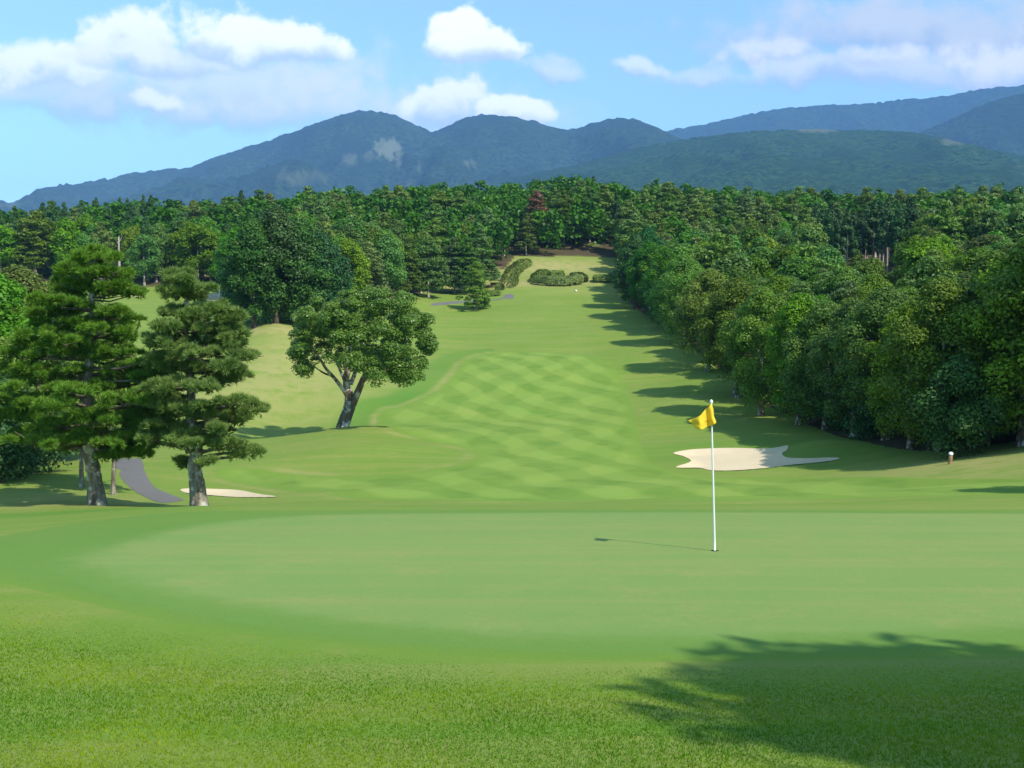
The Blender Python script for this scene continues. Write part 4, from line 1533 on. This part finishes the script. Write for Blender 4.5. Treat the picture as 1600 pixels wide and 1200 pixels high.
# ------------------------------------------------------------ marker posts and other small things
def post(name, label, px, py, hgt, w, cap, cat='marker post', dmin=30, body=None):
    g_ = ground_point(px, py, dmin=dmin)
    z = gz(*g_)
    r = bpy.data.objects.new(name, None)
    COL.objects.link(r)
    r.location = (g_[0], g_[1], z)
    r.rotation_euler = (0.02, 0.05, 0.4)
    tag(r, label, cat)
    b = MB()
    b.tube([(0, 0, -0.1), (0, 0, hgt * 0.3), (0, 0, hgt * 0.8)], [w * 0.55, w * 0.5, w * 0.47], 8)
    obj('post', b.mesh('post', body or M_WOOD), r)
    c = MB()
    c.tube([(0, 0, hgt * 0.8), (0, 0, hgt * 0.94), (0, 0, hgt)], [w * 0.56, w * 0.56, w * 0.3], 8)
    obj('cap', c.mesh('cap', cap), r)
    return r


post('marker_post', 'short wooden marker post with white top on the sunny slope at right', 1484.5, 725, 0.62, 0.20, M_WHITE)
post('marker_post', 'small pale marker post in the shade beyond the bunker', 1335, 669, 0.5, 0.16, M_WHITE, dmin=60)
post('marker_post', 'small marker post beside the slim pine trunk left of the cart path', 176, 752, 0.55, 0.13, M_WHITE)
for px, lb in ((900, 'white tee marker on the far tee'),):
    g_ = ground_point(px, 456, dmin=180)
    b = MB()
    b.tube([(0, 0, 0), (0, 0, 0.12), (0, 0, 0.34), (0, 0, 0.42)], [0.12, 0.26, 0.24, 0.06], 8)
    o = obj('tee_marker', b.mesh('tee_marker', M_WHITE), loc=(g_[0], g_[1], gz(*g_)))
    tag(o, lb, 'tee marker')
post('white_post', 'slim white post standing beside the bright far left bunker', 343, 461, 1.9, 0.30, M_WHITE, cat='post', dmin=140, body=M_WHITE)

# dead tree trunks
for px, py, d, H, lb in [(189, 452, 206, 9.3, 'tall bare dead trunk against the left forest'), (195, 450, 210, 4.2, 'short broken dead trunk beside the tall one')]:
    x = (px - 800) / F * d
    r = bpy.data.objects.new('dead_tree', None)
    COL.objects.link(r)
    r.location = (x, d, gz(x, d))
    tag(r, lb, 'tree')
    b = MB()
    b.tube([(0, 0, -.3), (0.05, 0, H * .4), (0, 0.05, H * .75), (0.08, 0, H)], [0.3, 0.26, 0.2, 0.1], 8)
    obj('trunk', b.mesh('trunk', M_BARK_PALE), r)
    b = MB()
    b.tube([(0, 0, H * .85), (0.5, 0, H * .95), (0.8, 0, H * 1.02)], [0.09, 0.06, 0.03], 5, False)
    b.tube([(0, 0, H * .8), (-0.4, 0, H * .9)], [0.07, 0.03], 5, False)
    obj('branch', b.mesh('branch', M_BARK_PALE), r)

# small shelter below the curved hedge
g_ = ground_point(774, 449, dmin=190)
r = bpy.data.objects.new('shelter', None)
COL.objects.link(r)
r.location = (g_[0], g_[1], gz(*g_))
tag(r, 'small brown-roofed bench shelter below the curved tee hedge', 'shelter')
b = MB()
b.box((0, 0, 1.55), (2.6, 1.6, 0.16))
obj('roof', b.mesh('roof', M_ROOF, False), r)
for sx_ in (-1.1, 1.1):
    for sy_ in (-.6, .6):
        b = MB()
        b.box((sx_, sy_, 0.7), (0.12, 0.12, 1.54))
        obj('post', b.mesh('post', M_WOOD, False), r)
b = MB()
b.box((0, 0.1, 0.45), (2.0, 0.45, 0.1))
b.box((0, 0.45, 0.8), (2.0, 0.08, 0.5))
obj('bench', b.mesh('bench', M_WOOD, False), r)

# ------------------------------------------------------------ grass blades in the foreground
NB = 400000
rng = np.random.default_rng(3)
dd = np.exp(rng.uniform(math.log(3.6), math.log(13.0), NB))
xx = rng.uniform(-0.80, 0.80, NB) * (dd + 0.6)
s = sdf_poly(collar[::2], xx, dd)
k = s < -0.03 - 0.9 * rng.random(NB) ** 2.2
dd, xx, s = dd[k], xx[k], s[k]
n = len(dd)
zz = hh(xx, dd)
hb = rng.uniform(0.008, 0.022, n) * (0.7 + 0.6 * fbm(xx * 1.3, dd * 1.3, 2, 8)) * np.clip(-s / 1.3, 0.35, 1)
wb = rng.uniform(0.0018, 0.0036, n) * np.clip(dd / 5, 1, 2.2)
a = rng.random(n) * 6.28
lean = rng.normal(size=(n, 2)) * 0.010
p = np.c_[xx, dd, zz]
sd = np.c_[np.cos(a) * wb, np.sin(a) * wb, 0 * a]
v = np.stack([p - sd, p + sd, p + np.c_[lean, hb]], 1).reshape(-1, 3)
patch = fbm(xx * 0.9 + 5, dd * 0.9, 4, 61)
patch = 0.6 * patch + 0.4 * fbm(xx * 0.35 + 9, dd * 0.5, 2, 71)
tint = np.clip((patch - 0.48) * 3.2 + 0.36 + (rng.random(n) - .5) * 0.6, 0, 1)
me = mesh_np('rough_grass', v, np.arange(n * 3).reshape(n, 3), M_BLADE, attrs={'tint': tint})
tag(obj('rough_grass', me), 'short rough grass blades in the foreground before the green', 'grass', kind='stuff')

# ------------------------------------------------------------ air
mb = MB()
mb.box((0, 3000, 830), (24000, 14000, 1900))
hz = mb.mesh('haze', None, False) if False else None
v = np.array([[x, y, z] for x in (-13000, 13000) for y in (-13000, 13000) for z in (-14, 1900)], float)
f = [[0, 1, 3, 2], [4, 6, 7, 5], [0, 4, 5, 1], [2, 3, 7, 6], [0, 2, 6, 4], [1, 5, 7, 3]]
m = bpy.data.materials.new('air')
m.use_nodes = True
T = NT(m.node_tree)
pv = T.n('ShaderNodeVolumePrincipled')
pv.inputs['Color'].default_value = (0.25, 0.50, 1.0, 1)
pv.inputs['Density'].default_value = 0.95e-4
pv.inputs['Anisotropy'].default_value = -0.3
o_ = T.n('ShaderNodeOutputMaterial')
T.l(pv.outputs[0], o_.inputs['Volume'])
me = mesh_np('haze', v, f, m)
tag(obj('haze', me), 'pale blue air', 'haze', kind='stuff')
print('lowest ground', Z_.min())
